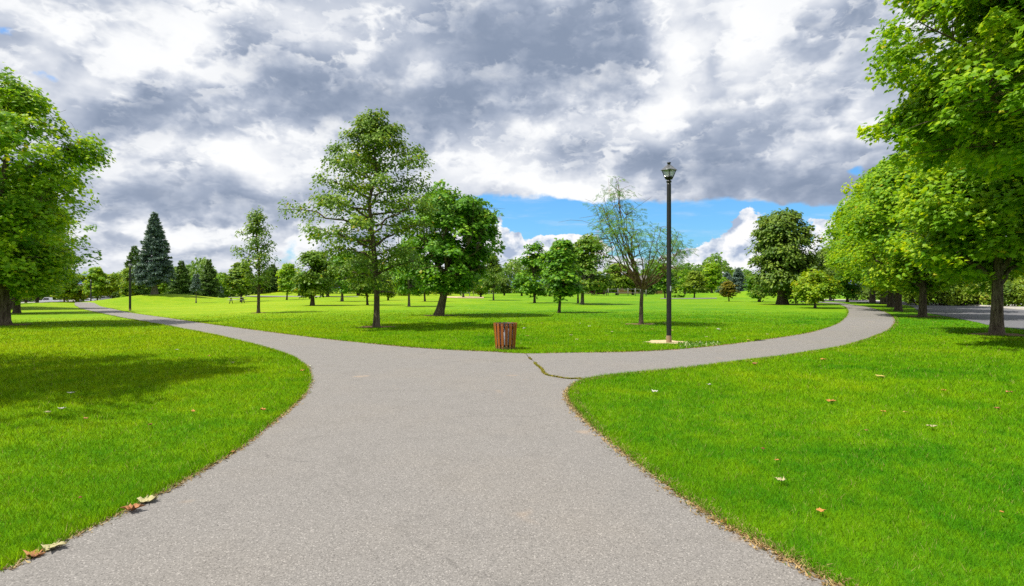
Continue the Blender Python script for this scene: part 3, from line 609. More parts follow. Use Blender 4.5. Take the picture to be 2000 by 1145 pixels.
    P = C[ci] + np.stack([u * rs * np.cos(al), u * rs * np.sin(al), -droop * rs * u * u + g.standard_normal(n) * rs * flat * .5], -1)
    c, w = env(np.clip(P[:, 2], z0, H)); rad_ = np.hypot(P[:, 0] - c, P[:, 1] / depth_k); rag = (ragged * g.random(len(C)) ** 3)[ci]; kk = (rad_ < w * 1.02 + .08 + rag) & (P[:, 2] < H + .15 + .5 * rag) & (P[:, 2] > z0 - .10 + .06 * (H - z0) * np.sin(3 * np.arctan2(P[:, 1], P[:, 0]) + seed)); P = P[kk]; ci = ci[kk]; al = al[kk]; o3 = o3[kk]; n = len(P)
    lat = np.stack([np.cos(al), np.sin(al), 0 * al], -1)
    N = unit(np.array([0, 0, .9]) + .45 * o3 + .35 * lat + .42 * g.standard_normal((n, 3))); D = unit(lat + .5 * o3 + np.array([0, 0, -.35]) + .4 * g.standard_normal((n, 3)))
    tint = np.clip(.45 + .18 * g.standard_normal(n) + .16 * g.standard_normal(len(C))[ci], 0, .94); tint[g.random(n) < .012] = 1
    place_leaves(lb, leaf, P, N, D, size * (.7 + .6 * g.random(n)), tint)
    tb.build('trunk', M[mats[0]], root, True); bb.build('branches', M[mats[2] if len(mats) > 2 else mats[0]], root, True); lb.build('crown', M[mats[1]], root)
    return root

def conifer(name, px, py, top, wpx, label, mat='spruce', seed=0, d=None, z0f=.10, group=None, cat='tree', whorl=.42, dens=1.0, bark='bark_grey', trunk_w=None, nsz=.30, lin=.85):
    g = np.random.default_rng(seed + 500)
    if d is None: x, y, z = at(px, py)
    else: x, y = ray_xy(px, d); z = float(zf(x, y))
    mp = y / FPX; py0 = HZ + (CAMZ - z) / mp; H = (py0 - top) * mp; Rm = wpx * mp / 2
    root = empty(name, (x, y, z), 0, label, cat, group); tb = MB(); t = np.linspace(0, 1, 10); tw = trunk_w * mp / 2 if trunk_w else H * .017
    tb.tube(np.stack([.02 * H * np.sin(t * 4 + seed) * t * .3, 0 * t, H * .97 * t - .05], -1), tw * (1 - t * .95) * (1 + .6 * np.exp(-t * 18)), 10, wob=.04); lb = MB(); bb = MB()
    P_, N_, D_, T_ = [], [], [], []; h = z0f * H; step = whorl
    while h < H * .985:
        f = (h / H - z0f) / (1 - z0f); Rr = Rm * ((1 - f) ** lin) * (.55 + .45 * min(1, f * 7 + .35)); nb = max(4, int((7 + 5 * (1 - f)) * dens))
        for k in range(nb):
            ph = g.random() * 2 * PI; L = Rr * (.74 + .40 * g.random() ** 1.5) + .10; up = .30 * f + (-.10 + .1 * g.random()); sag = .16 * (1 - f)
            dr = np.array([math.cos(ph), math.sin(ph), 0]); a = np.array([0, 0, h + step * g.random()]); e = a + dr * L + np.array([0, 0, L * (up - sag)]); m = a + dr * L * .55 + np.array([0, 0, L * up * .4 - L * .06]); B = bez(a, m, e, 8); bb.tube(B, np.linspace(.012 + .006 * L, .004, 8), 4, cap=False)
            nn = max(6, int(L / nsz * 26 * dens)); s = .15 + .85 * g.random(nn) ** .8; pt = np.stack([np.interp(s, np.linspace(0, 1, 8), B[:, i]) for i in range(3)], -1)
            sd = np.where(g.random(nn) < .5, -1, 1)[:, None] * np.cross(dr, [0, 0, 1])[None] ; off = g.random(nn)[:, None] * (L * .34 * (1.05 - s))[:, None]
            pt = pt + sd * off + dr * off * .5 + np.stack([0 * s, 0 * s, g.standard_normal(nn) * .05 - .10 * off[:, 0]], -1)
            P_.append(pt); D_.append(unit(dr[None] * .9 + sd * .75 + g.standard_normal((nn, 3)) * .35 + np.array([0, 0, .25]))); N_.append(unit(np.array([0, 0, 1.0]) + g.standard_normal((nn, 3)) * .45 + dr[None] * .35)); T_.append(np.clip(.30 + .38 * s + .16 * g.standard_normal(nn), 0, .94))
        h += step * (.9 - .45 * f)
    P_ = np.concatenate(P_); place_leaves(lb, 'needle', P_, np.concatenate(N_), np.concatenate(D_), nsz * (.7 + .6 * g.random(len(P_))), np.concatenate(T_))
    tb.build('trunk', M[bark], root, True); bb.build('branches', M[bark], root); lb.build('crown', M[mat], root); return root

def shrub(name, px, py, top, wpx, label, mat='shrub', seed=0, d=None, n=1600, size=.16, group=None, cat='shrub', leaf='kite', depth=None):
    g = np.random.default_rng(seed + 900)
    if d is None: x, y, z = at(px, py)
    else: x, y = ray_xy(px, d); z = float(zf(x, y))
    mp = y / FPX; py0 = HZ + (CAMZ - z) / mp; H = (py0 - top) * mp; Rm = wpx * mp / 2; root = empty(name, (x, y, z), 0, label, cat, group)
    sb = MB(); lb = MB(); k = max(9, int(n / 90)); u = g.random(k); ph = g.random(k) * 2 * PI; el = np.arcsin(u ** .8); rr = .55 + .4 * g.random(k)
    C = np.stack([Rm * np.cos(el) * np.cos(ph) * rr, (depth or Rm) * np.cos(el) * np.sin(ph) * rr, H * (.12 + .80 * np.sin(el) * rr)], -1)
    for c in C: sb.tube(bez(np.array([c[0] * .12, c[1] * .12, -.05]), np.array([c[0] * .4, c[1] * .4, c[2] * .7]), c, 5), np.linspace(.03, .006, 5), 4, cap=False)
    ci = g.integers(0, k, n); s = min(Rm, H) * .34; P = C[ci] + unit(g.standard_normal((n, 3))) * (s * g.random(n) ** .5)[:, None]; P[:, 2] = np.abs(P[:, 2]) + .03
    N = unit(np.array([0, 0, .8]) + unit(P * [1, 1, .6]) * .5 + g.standard_normal((n, 3)) * .45); D = unit(unit(P) + g.standard_normal((n, 3)) * .7)
    place_leaves(lb, leaf, P, N, D, size * (.6 + .8 * g.random(n)), np.clip(.45 + .2 * g.standard_normal(n) + .15 * g.standard_normal(k)[ci], 0, 1)); sb.build('stems', M['bark_dark'], root); lb.build('foliage', M[mat], root); return root

def copy_tree(src, px, py, top, width, label, mat=None, rz=0.0, d=None, group=None, name=None, mirror=False):
    """a copy of a built tree with its own place and size"""
    if d is None: x, y, z = at(px, py)
    else: x, y = ray_xy(px, d); z = float(zf(x, y))
    mp = y / FPX; py0 = HZ + (CAMZ - z) / mp; h = (py0 - top) * mp; w = width * mp
    c = src.copy(); COL.objects.link(c)
    for k in ('group',):
        if k in c: del c[k]
    if name: c.name = name
    sw, sh = SIZES[src.name]; c.location = (x, y, z); c.rotation_euler = (0, 0, rz); c.scale = (w / sw, w / sw, h / sh); c['label'] = label
    if group: c['group'] = group
    for ch in src.children:
        e = ch.copy(); COL.objects.link(e); e.parent = c
        if mat and ch.name.split('.')[0] in ('crown', 'foliage'): e.material_slots[0].link = 'OBJECT'; e.material_slots[0].material = M[mat]
    return c
SIZES = {}
def reg(o):
    bx = []
    for ch in o.children:
        v = np.empty(len(ch.data.vertices) * 3, np.float32); ch.data.vertices.foreach_get('co', v); bx.append(v.reshape(-1, 3))
    v = np.concatenate(bx); SIZES[o.name] = (float(np.percentile(np.abs(v[:, :2]).max(1), 99.3) * 2), float(v[:, 2].max())); return o

# --- trees that stand out in the photo
O1 = reg(broadleaf('oak_tree', 735, 640, [(566, 700, 775), (548, 650, 800), (515, 612, 835), (478, 578, 852), (440, 566, 858), (400, 556, 858), (350, 600, 862), (312, 625, 868), (292, 640, 826), (255, 668, 790), (232, 704, 766), (206, 722, 748)],
          'oval', 'tall open crowned tree with pyramid outline and straight trunk, nearest the fork of the path', mats=('bark', 'oak'), trunk_w=12.5, size=.122, nspray=580, per=40, spray_r=.36, droop=.25, nprim=44, rise=.15, seed=1, flat=.7, limb_up=.03, follow=.22, low=.30, spread=.17))
broadleaf('maple_tree', 857, 617, [(578, 850, 900), (562, 800, 935), (530, 782, 962), (490, 782, 978), (445, 790, 986), (415, 800, 972), (395, 815, 955), (375, 830, 900), (355, 850, 885)],
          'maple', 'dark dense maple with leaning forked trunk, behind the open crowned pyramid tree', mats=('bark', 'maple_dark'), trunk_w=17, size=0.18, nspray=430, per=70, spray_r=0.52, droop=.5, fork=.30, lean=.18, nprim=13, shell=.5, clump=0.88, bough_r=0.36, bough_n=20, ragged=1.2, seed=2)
broadleaf('locust_tree', 1252, 634, [(545, 1222, 1292), (525, 1200, 1325), (500, 1178, 1345), (470, 1166, 1352), (440, 1164, 1330), (415, 1168, 1300), (395, 1160, 1262), (370, 1166, 1228), (350, 1180, 1222), (336, 1186, 1204)],
          'pinnate', 'airy feathery tree with bare branching fork, beside the tall lamp post', mats=('bark', 'locust', 'twig'), trunk_w=9, size=0.21, nspray=340, per=7, spray_r=.34, droop=.25, fork=.26, nprim=24, seed=3, flat=.4, twig_t=1.3, follow=.42, spread=.30, limb_up=.34)
broadleaf('broad_tree', 1528, 595, [(586, 1490, 1560), (572, 1478, 1585), (545, 1472, 1596), (510, 1468, 1594), (475, 1476, 1592), (445, 1476, 1580), (425, 1490, 1565), (410, 1512, 1556)],
          'oval', 'big dark olive tree with thick short trunk near the right hand path', mats=('bark_dark', 'olive'), trunk_w=19, size=.30, nspray=500, per=44, spray_r=0.7, droop=.5, nprim=20, rise=.4, shell=.5, clump=0.78, bough_r=0.38, bough_n=11, ragged=1.2, seed=4)
broadleaf('turning_tree', 1592, 602, [(588, 1572, 1612), (575, 1555, 1628), (555, 1552, 1630), (540, 1562, 1618), (526, 1578, 1602)],
          'maple', 'small split stemmed tree with yellow and orange tinted leaves, inside the path bend', mats=('bark_grey', 'yellow'), trunk_w=5, size=.20, nspray=110, per=40, spray_r=.55, fork=.32, nprim=8, shell=.5, seed=5)
broadleaf('young_oak', 505, 612, [(568, 492, 518), (550, 484, 530), (520, 470, 540), (500, 458, 546), (478, 456, 542), (455, 468, 530), (430, 484, 522), (405, 498, 512)],
          'oval', 'young slim tree with sparse see through crown and dark straight trunk, on the left lawn', mats=('bark_dark', 'oak'), trunk_w=6, size=.15, nspray=230, per=20, spray_r=.36, droop=.2, nprim=26, rise=.18, seed=6, flat=.7, follow=.25)
L1 = reg(broadleaf('maple_tree', 10, 635, [(574, -60, 60), (556, -120, 105), (520, -150, 122), (470, -160, 132), (420, -170, 140), (370, -170, 150), (320, -165, 165), (278, -150, 178), (255, -135, 160), (238, -115, 96), (200, -85, 88), (160, -50, 66), (135, -20, 36)],
          'maple', 'large bright green maple with furrowed trunk, nearest maple by the left path', mats=('bark', 'maple'), trunk_w=17, size=0.165, nspray=700, per=84, spray_r=0.66, droop=.75, nprim=22, rise=.30, shell=.6, clump=0.86, bough_r=0.34, bough_n=20, ragged=0.9, seed=11))
broadleaf('maple_tree', 2125, 700, [(345, 2060, 2260), (325, 1930, 2380), (290, 1840, 2460), (240, 1795, 2500), (190, 1762, 2520), (130, 1788, 2530), (70, 1772, 2530), (20, 1762, 2520), (-60, 1790, 2490), (-150, 1850, 2400), (-230, 1950, 2320), (-290, 2110, 2190)],
          'maple', 'nearest tall maple overhanging the upper right corner of the view', d=14.0, mats=('bark', 'maple'), trunk_w=40, size=0.135, nspray=900, per=120, spray_r=0.5, droop=.8, nprim=24, rise=.30, shell=0.6, clump=0.8, bough_r=0.3, bough_n=15, ragged=0.4, seed=12)
R1 = reg(broadleaf('maple_tree', 1947, 654, [(556, 1905, 2000), (538, 1850, 2060), (508, 1815, 2090), (450, 1795, 2110), (390, 1792, 2110), (330, 1805, 2090), (270, 1830, 2060), (220, 1870, 2020), (180, 1910, 1990)],
          'maple', 'tall maple with mossy scarred trunk standing at the road edge on the right', mats=('bark', 'maple'), trunk_w=21, size=0.165, nspray=700, per=84, spray_r=0.62, droop=.8, nprim=22, rise=.30, shell=.6, clump=0.86, bough_r=0.34, bough_n=20, ragged=0.9, seed=13))
R2 = reg(broadleaf('maple_tree', 1802, 620, [(574, 1770, 1840), (553, 1722, 1880), (522, 1690, 1908), (470, 1672, 1925), (410, 1672, 1928), (360, 1690, 1905), (320, 1720, 1878), (285, 1765, 1835)],
          'maple', 'maple between right hand path and road, second trunk in from the right edge', mats=('bark_dark', 'maple'), trunk_w=14, size=0.18, nspray=640, per=72, spray_r=0.72, droop=.8, nprim=18, rise=.30, shell=.6, clump=0.86, bough_r=0.34, bough_n=20, ragged=1.0, seed=14))
copy_tree(R2, 1755, 608, 312, 225, 'maple in the middle of the row between path and road', rz=1.9)
copy_tree(R2, 1740, 600, 336, 205, 'maple with pale trunk foot, fourth in the row between path and road', rz=3.6)
copy_tree(R1, 1726, 594, 352, 180, 'maple deep in the row of maples where the road bends, fifth trunk from the right', rz=.9)
copy_tree(R1, 1704, 592, 372, 150, 'last and farthest maple of the row beside the right hand path', rz=4.4)
copy_tree(L1, 33, 612, 330, 215, 'dark trunked maple behind the nearest left maple, trunk in full shade', rz=2.2)
copy_tree(R2, 24, 603, 372, 170, 'shaded maple half hidden behind two larger maples on the left', rz=.7)
copy_tree(L1, 0, 0, 0, 0, 'maple outside the left edge that throws the large shadow on the near left lawn', rz=1.0, d=11.0) if False else None
def shade_tree():
    c = copy_tree(O1, 1000 - 15.4 / 9.0 * FPX, 0, -1230, 1300, 'tall tree outside the left edge whose crown shades the near left lawn', rz=2.6, d=9.0); return c
shade_tree()
# --- trees and shrubs farther off
T9 = reg(broadleaf('round_tree', 610, 597, [(582, 590, 632), (568, 578, 645), (540, 574, 652), (515, 578, 648), (498, 590, 636), (486, 602, 622)], 'kite', 'round crowned tree with short leaning trunk left of the tall pyramid tree', mats=('bark_dark', 'oak'), trunk_w=8, size=.28, nspray=190, per=42, spray_r=0.55, nprim=12, shell=.5, clump=0.85, bough_n=15, bough_r=0.38, ragged=0.9, seed=21))
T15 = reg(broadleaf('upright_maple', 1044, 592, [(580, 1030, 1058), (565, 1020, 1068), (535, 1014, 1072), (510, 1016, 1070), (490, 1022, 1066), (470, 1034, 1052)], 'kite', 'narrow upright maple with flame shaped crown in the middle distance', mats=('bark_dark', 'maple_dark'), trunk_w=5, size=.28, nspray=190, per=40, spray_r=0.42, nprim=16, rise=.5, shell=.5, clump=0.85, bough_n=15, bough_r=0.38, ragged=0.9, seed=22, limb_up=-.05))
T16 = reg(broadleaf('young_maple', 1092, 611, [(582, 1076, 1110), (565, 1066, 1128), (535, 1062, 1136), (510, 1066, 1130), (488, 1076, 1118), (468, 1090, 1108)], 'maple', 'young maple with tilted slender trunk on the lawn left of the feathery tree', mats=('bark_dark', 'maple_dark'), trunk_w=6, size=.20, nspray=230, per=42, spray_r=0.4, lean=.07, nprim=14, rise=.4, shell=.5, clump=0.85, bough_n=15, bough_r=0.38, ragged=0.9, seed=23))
T17 = reg(broadleaf('shade_tree', 1137, 595, [(570, 1115, 1170), (555, 1105, 1190), (525, 1102, 1196), (500, 1106, 1192), (478, 1118, 1176), (458, 1138, 1160)], 'kite', 'broad tree with pale grey trunk behind the young tilted maple', mats=('bark_grey', 'oak'), trunk_w=7, size=.30, nspray=250, per=42, spray_r=0.58, nprim=14, shell=.5, clump=0.85, bough_n=15, bough_r=0.38, ragged=0.9, seed=24))
conifer('blue_spruce', 302, 579, 418, 80, 'large silvery blue spruce with bare trunk foot on the grassy mound', 'spruce_blue', 1, d=88, z0f=.15, trunk_w=9, nsz=.36, whorl=.36, dens=1.15, lin=.92)
CS = reg(conifer('spruce_tree', 355, 579, 512, 66, 'green spruce right of the big blue spruce', 'spruce', 2, d=100, z0f=.05, nsz=.32, lin=1.0))
CB = reg(conifer('blue_spruce', 1442, 576, 524, 48, 'right one of two blue spruces beyond the lawn', 'spruce_blue', 3, d=125, z0f=.03, nsz=.40, whorl=.42, lin=.95))
copy_tree(CS, 408, 578.5, 505, 54, 'green spruce standing alone left of the slim young tree', rz=1, d=108)
copy_tree(CS, 263, 580, 478, 64, 'dark spruce peeping out behind the left side of the big blue spruce', rz=2, d=112)
copy_tree(CB, 1420, 577, 530, 38, 'left one of two blue spruces beyond the lawn', rz=2, d=128)
copy_tree(CS, 1268, 578, 530, 26, 'dark spruce seen just left of the tall lamp post', rz=3, d=140)
copy_tree(CS, 533, 580, 515, 50, 'dark spruce behind the right side of the slim young tree', rz=4, d=135, mat='spruce')
copy_tree(CB, 432, 579, 556, 14, 'small blue spruce beside the green spruce left of the young tree', rz=4, d=118)
conifer('dwarf_spruce', 383, 592, 537, 16, 'little dark blue spruce grafted high on a thin bare stem', 'spruce_blue', 7, z0f=.42, nsz=.20, whorl=.2, trunk_w=2.2, lin=.5, dens=.7)
# young street trees at the far left
for (p, y_, top, w_, mt, rz, dd, lb_) in (
    (72, 592, 506, 80, 'maple', 0, 88, 'slim street tree at the far left just right of the shaded trunks'), (50, 594, 520, 64, 'maple', 1, 84, 'slim street tree at the far left, close behind the shaded maple trunks'),
    (125, 590, 524, 52, 'maple', 2, 128, 'green street tree in front of the blue grey house'), (150, 589, 532, 56, 'yellow', 3, 132, 'yellow tipped street tree beside the garage, just left of the farthest lamp'),
    (191, 588, 520, 46, 'maple', 4, 128, 'tallest green street tree right of the farthest lamp'), (222, 587, 532, 50, 'yellow', 5, 130, 'yellow green street tree left of the middle lamp'),
    (250, 584, 520, 34, 'yellow', .5, 110, 'bright yellow green tree directly behind the middle lamp')):
    copy_tree(T16 if mt == 'maple' else T9, p, y_, top, w_, lb_, mt, rz, d=dd, group='street trees at the far left')
for (src, p, y_, top, w_, mt, rz, dd, lb_) in (
    (T9, 300, 580, 540, 66, 'oak', 1, 120, 'low green tree mass behind the foot of the big blue spruce'), (T9, 331, 580, 545, 40, 'maple', 2, 118, 'round green tree between the big blue spruce and the green spruce'),
    (T9, 376, 580, 536, 40, 'maple_dark', 3, 132, 'round dark tree behind the dwarf spruce'), (T9, 436, 580, 534, 40, 'maple', 4, 132, 'round green tree right of the lone green spruce'),
    (T16, 471, 590, 510, 62, 'oak', 2, None, 'light green tree beside the picnic table, left of the slim young tree'), (T16, 560, 586, 513, 46, 'maple', 1, None, 'bright upright tree between the slim young tree and the round crowned tree'),
    (T9, 512, 578, 540, 52, 'olive', 5, 134, 'olive tree on the far mound behind the slim young tree'), (T9, 584, 582, 530, 44, 'maple_dark', .4, 120, 'green tree half hidden left of the round crowned tree'),
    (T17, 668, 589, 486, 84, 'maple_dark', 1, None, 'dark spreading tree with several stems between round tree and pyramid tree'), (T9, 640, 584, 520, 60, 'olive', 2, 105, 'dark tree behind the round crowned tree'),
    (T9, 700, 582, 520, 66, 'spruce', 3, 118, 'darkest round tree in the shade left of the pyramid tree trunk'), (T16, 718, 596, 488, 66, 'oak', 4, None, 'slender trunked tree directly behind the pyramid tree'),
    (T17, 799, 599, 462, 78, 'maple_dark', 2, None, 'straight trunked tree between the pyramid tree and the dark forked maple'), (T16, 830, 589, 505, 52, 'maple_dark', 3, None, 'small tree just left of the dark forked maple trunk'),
    (T9, 758, 587, 545, 36, 'yellow', 4, None, 'small bright yellow tree right of the pyramid tree trunk'), (T9, 815, 583, 540, 34, 'willow', 1, 120, 'pale small tree far behind between two slender trunks'),
    (T17, 905, 587, 500, 66, 'willow', 2, 96, 'pale green tree behind the dark forked maple, near the blue play canopy'), (T17, 964, 587, 488, 52, 'oak', 3, None, 'grey green tree right of the dark forked maple'),
    (T9, 939, 584, 545, 40, 'maple', 5, 100, 'small low tree beside the playground'), (T9, 1019, 580, 538, 40, 'maple_dark', 2, 120, 'dark tree left of the narrow upright maple'), (T9, 985, 581, 542, 36, 'olive', 3, 122, 'round dark bushy tree in the gap of sky left of the upright maple'),
    (T17, 1129, 592, 480, 60, 'maple_dark', 4, 63, 'tree close behind the pale trunked broad tree'), (T9, 1205, 579, 512, 64, 'willow', 1, 128, 'pale yellow green tree behind the fence, left of the feathery tree'), (T9, 1236, 579, 528, 46, 'yellow', 3, 130, 'bright yellow green tree right behind the feathery tree fork'),
    (T15, 1283, 578, 522, 24, 'spruce', 1, 150, 'tall dark poplar behind the lamp post'), (T16, 1299, 584, 512, 46, 'maple_dark', 2, 92, 'green tree crossed by the lamp post'), (T9, 1338, 581, 524, 34, 'maple', 4, 118, 'light green tree right of the lamp post'),
    (T16, 1356, 584, 528, 44, 'willow', 5, 96, 'silvery green tree on dark stem in the group right of the lamp post'), (T16, 1390, 580, 512, 48, 'maple', 1, 118, 'tallest bright green tree in the group right of the lamp post'), (T9, 1375, 581, 530, 40, 'oak', 2, 125, 'green tree filling the group right of the lamp post'),
    (T16, 1424, 589, 548, 36, 'orange', 2, None, 'small tree with orange olive leaves in front of the blue spruces'), (T9, 1483, 590, 536, 60, 'maple_dark', 1, None, 'low round green tree left of the big dark olive tree'),
    (T17, 1622, 590, 478, 74, 'olive', 3, 74, 'olive tree right of the big dark tree'), (T17, 1575, 588, 495, 64, 'olive', 5, 90, 'grey green tree behind the big dark olive tree'), (T9, 1655, 590, 530, 56, 'maple_dark', 2, 66, 'small dark trunked tree where path and road come together')):
    copy_tree(src, p, y_, top, w_, lb_, mt, rz, d=dd, group='trees around the far side of the lawn')
SH = reg(shrub('shrub', 1075, 580, 559, 36, 'golden yellow round shrub at the fence beneath the upright maple', 'yellow', 1, d=112, n=2200, size=.22))
broadleaf('purple_tree', 1166, 579, [(574, 1154, 1180), (566, 1148, 1184), (558, 1152, 1180), (551, 1160, 1172)], 'kite', 'dark purple leaved small tree behind the fence', d=120, mats=('bark_dark', 'purple'), size=.3, nspray=60, per=40, spray_r=.6, nprim=8, seed=31)
for (p, y_, top, w_, mt, rz, dd, lb_) in ((790, 583, 545, 60, 'yellow', 1, 118, 'bright yellow green bush row piece right of the pyramid tree'), (862, 582, 542, 50, 'willow', 2, 125, 'pale bush behind the dark forked maple'), (240, 583, 574, 18, 'maple', 3, 108, 'small round bush by the middle lamp'),
    (1792, 597, 548, 66, 'shrub', 1, 54, 'leafy shrub behind the grey utility box across the road'), (1836, 598, 540, 76, 'shrub', 2, 53, 'tall shrub across the road between the second and the nearest right trunk'), (1876, 599, 553, 60, 'willow', 3, 52, 'pale low shrub across the road'), (1912, 600, 535, 74, 'shrub', 4, 52, 'shrub across the road just left of the mossy trunk'), (1962, 600, 540, 80, 'olive', 5, 51, 'olive shrub across the road right of the mossy trunk'), (2010, 602, 528, 80, 'shrub', 6, 50, 'tall shrub across the road at the right edge'), (1745, 592, 552, 60, 'olive', .5, 68, 'shaded shrub across the road behind the maple trunks'), (1700, 590, 556, 70, 'olive', 2.5, 74, 'dark shrub at the far bend of the road')):
    copy_tree(SH, p, y_, top, w_, lb_, mt, rz, d=dd, group='shrubs around the park')
for (p, top, w_, rz, dd, lb_) in ((1845, 470, 150, 1, 66, 'tall tree behind the shrubs across the road, left of the mossy trunk'), (1940, 480, 160, 3, 64, 'tall tree behind the shrubs across the road at the right edge'), (1770, 500, 120, 5, 76, 'tree behind the shrubs beyond the maple trunks')):
    copy_tree(T17, p, 0, top, w_, lb_, 'olive', rz, d=dd, group='trees across the road')
# the far wood that closes the view: one mass
def woodland():
    b = MB(); P = []; n = 80000; az = (rng.random(n) * 2 - 1) * R(46); lump = 1 + .30 * np.sin(az * 23 + 1) + .22 * np.sin(az * 61) + .16 * np.sin(az * 131 + 2); dist = 168 + 14 * rng.random(n) + 10 * np.sin(az * 9) + 45 * sst(-az, .50, .60)
    x = dist * np.sin(az); y = dist * np.cos(az) ; z = zf(x, y); h = np.maximum(3.6, 7.0 * lump) * rng.random(n) ** .7
    p = np.stack([x, y, z + h], -1) + rng.standard_normal((n, 3)) * .3; Nn = unit(np.array([0, -.5, .8]) + rng.standard_normal((n, 3)) * .5); place_leaves(b, 'kite', p, Nn, unit(rng.standard_normal((n, 3))), .75 * (.6 + .8 * rng.random(n)), np.clip(.45 + .2 * rng.standard_normal(n) + .2 * np.sin(az * 97 + h), 0, 1)); tag(b.build('woodland', M['wood_far']), 'distant belt of mixed green trees closing off the park', 'woodland', kind='stuff')
woodland()

# ------------------------------------------------------------------ litter bin
def bin_():
    x, y, z = at(987, 682.5); mp = y / FPX; root = empty('litter_bin', (x, y, z), .12, 'round litter bin of orange brown wooden slats standing at the fork of the path', 'litter bin')
    H, rt, rb, n = 52 * mp, 23.2 * mp, 19.0 * mp, 16
    b = MB(); b.lathe([(rb * .80, .03), (rt * .84, H * .97), (rt * .80, H * .97), (rb * .76, .05), (0.0, .05)], 32); b.build('liner', M['steel'], root, True)
    for k, (hh, rr) in enumerate(((H * .86, .88), (H * .16, .84))):
        b = MB(); r = (rb + (rt - rb) * hh / H) - .030; b.lathe([(r - .008, hh - .025), (r, hh - .025), (r, hh + .025), (r - .008, hh + .025), (r - .008, hh - .025)], 32); b.build('hoop', M['dark_liner'], root, True)
    b = MB(); r = rt - .034; b.lathe([(r - .05, H - .035), (r, H - .035), (r, H - .012), (r - .05, H - .012), (r - .05, H - .035)], 32); b.build('rim', M['dark_liner'], root)
    for k in range(n):
        a = k * 2 * PI / n; bm = bmesh.new(); w0, w1, t = rb * .245, rt * .245, .022
        vs = [bm.verts.new(p) for p in ((rb - t, -w0 / 2, .0), (rb, -w0 / 2, .0), (rb, w0 / 2, .0), (rb - t, w0 / 2, .0), (rt - t, -w1 / 2, H), (rt, -w1 / 2, H), (rt, w1 / 2, H), (rt - t, w1 / 2, H))]
        for f in ((0, 3, 2, 1), (4, 5, 6, 7), (0, 1, 5, 4), (1, 2, 6, 5), (2, 3, 7, 6), (3, 0, 4, 7)): bm.faces.new([vs[i] for i in f])
        bmesh.ops.bevel(bm, geom=bm.edges[:], offset=.004, segments=2, affect='EDGES'); me = bpy.data.meshes.new('slat'); bm.to_mesh(me); bm.free(); me.materials.append(M['wood']); o = bpy.data.objects.new('slat', me); COL.objects.link(o); o.parent = root; o.rotation_euler = (0, 0, a)
        for hh in (H * .93, H * .14):
            s = MB(); r = rb + (rt - rb) * hh / H; s.tube([(r - .004, 0, hh), (r + .004, 0, hh)], .009, 8); s.build('screw', M['steel'], o)
bin_()
# ------------------------------------------------------------------ lamps
def lamp(px, py, top, label, pole_px, d=None):
    if d is None: x, y, z = at(px, py)
    else: x, y = ray_xy(px, d); z = float(zf(x, y))
    mp = y / FPX; py0 = HZ + (CAMZ - z) / mp; H = (py0 - top) * mp; k = H / 5.36; r = pole_px * mp / 2; root = empty('street_lamp', (x, y, z), R(38), label, 'street lamp', 'black lamps along the path')
    b = MB(); b.lathe([(r * 1.08, -.02), (r * 1.08, .20 * k), (r * 1.02, .22 * k)], 20); b.build('base_sleeve', M['rust'], root, True)
    zt = 4.84 * k; b = MB(); b.lathe([(r, .20 * k), (r * .98, 1.6 * k), (r * .86, zt - .05 * k), (r * .84, zt), (0, zt)], 20); b.build('post', M['black'], root, True)
    b = MB(); b.lathe([(r * .7, zt), (r * .7, zt + .025 * k), (r * 1.05, zt + .03 * k), (r * 1.05, zt + .075 * k), (r * .7, zt + .09 * k), (r * .7, zt + .13 * k)], 16); b.build('neck', M['black'], root, True)
    q2 = 1.0; zb, zm = zt + .115 * k, zt + .20 * k; zg = zt + .39 * k; wb, wm, wt = .10 * k, .130 * k, .205 * k
    b = MB(); b.lathe([(0, zb), (wb, zb), (wm, zm - .025 * k), (wm * 1.03, zm - .025 * k), (wm * 1.03, zm), (0, zm)], 4, rot=PI / 4); b.build('lantern_base', M['black'], root)
    fr = MB()
    for i in range(4):
        a = PI / 4 + i * PI / 2; p0 = np.array([wm * math.cos(a), wm * math.sin(a), zm]); p1 = np.array([wt * math.cos(a), wt * math.sin(a), zg]); fr.tube([p0, p1], .012 * k, 6)
    fr.build('lantern_frame', M['black'], root)
    for i in range(4):
        a, c = PI / 4 + i * PI / 2, PI / 4 + (i + 1) * PI / 2; s = .965
        V = [(wm * s * math.cos(a), wm * s * math.sin(a), zm + .002), (wm * s * math.cos(c), wm * s * math.sin(c), zm + .002), (wt * s * math.cos(c), wt * s * math.sin(c), zg - .002), (wt * s * math.cos(a), wt * s * math.sin(a), zg - .002)]
        V2 = [(v[0] * .975, v[1] * .975, v[2]) for v in V]; p = MB(); p.add(V + V2, [(0, 1, 2, 3), (7, 6, 5, 4), (0, 4, 5, 1), (1, 5, 6, 2), (2, 6, 7, 3), (3, 7, 4, 0)]); p.build('pane', M['pane'], root)
    b = MB(); we = .245 * k * q2; zr = zg + .17 * k
    b.lathe([(0, zg), (we, zg), (we, zg + .018 * k), (we * .93, zg + .03 * k), (.065 * k, zr), (0, zr)], 4, rot=PI / 4); rf = b.build('lamp_roof', M['roofmetal'], root)
    b = MB(); b.lathe([(.045 * k, zr - .005), (.042 * k, zr + .045 * k), (.060 * k, zr + .05 * k), (.060 * k, zr + .075 * k), (.03 * k, zr + .085 * k), (0, zr + .085 * k)], 14); b.build('finial', M['black'], rf, True)
    return root, r
lp, lr = lamp(1306.5, 669.5, 325, 'tall black lamp post with glazed lantern standing in a sand patch by the path', 9.6)
b = MB(); a = np.linspace(-.35, .35, 6); rr = lr * .975; zz = (1.55, 1.70)
V = [(rr * 1.02 * math.sin(t), -rr * 1.02 * math.cos(t), h) for h in zz for t in a]; b.add(V, [(i, i + 1, i + 7, i + 6) for i in range(5)]); stk = b.build('sticker', M['sticker'], lp); stk.rotation_euler = (0, 0, R(-38 + 30))
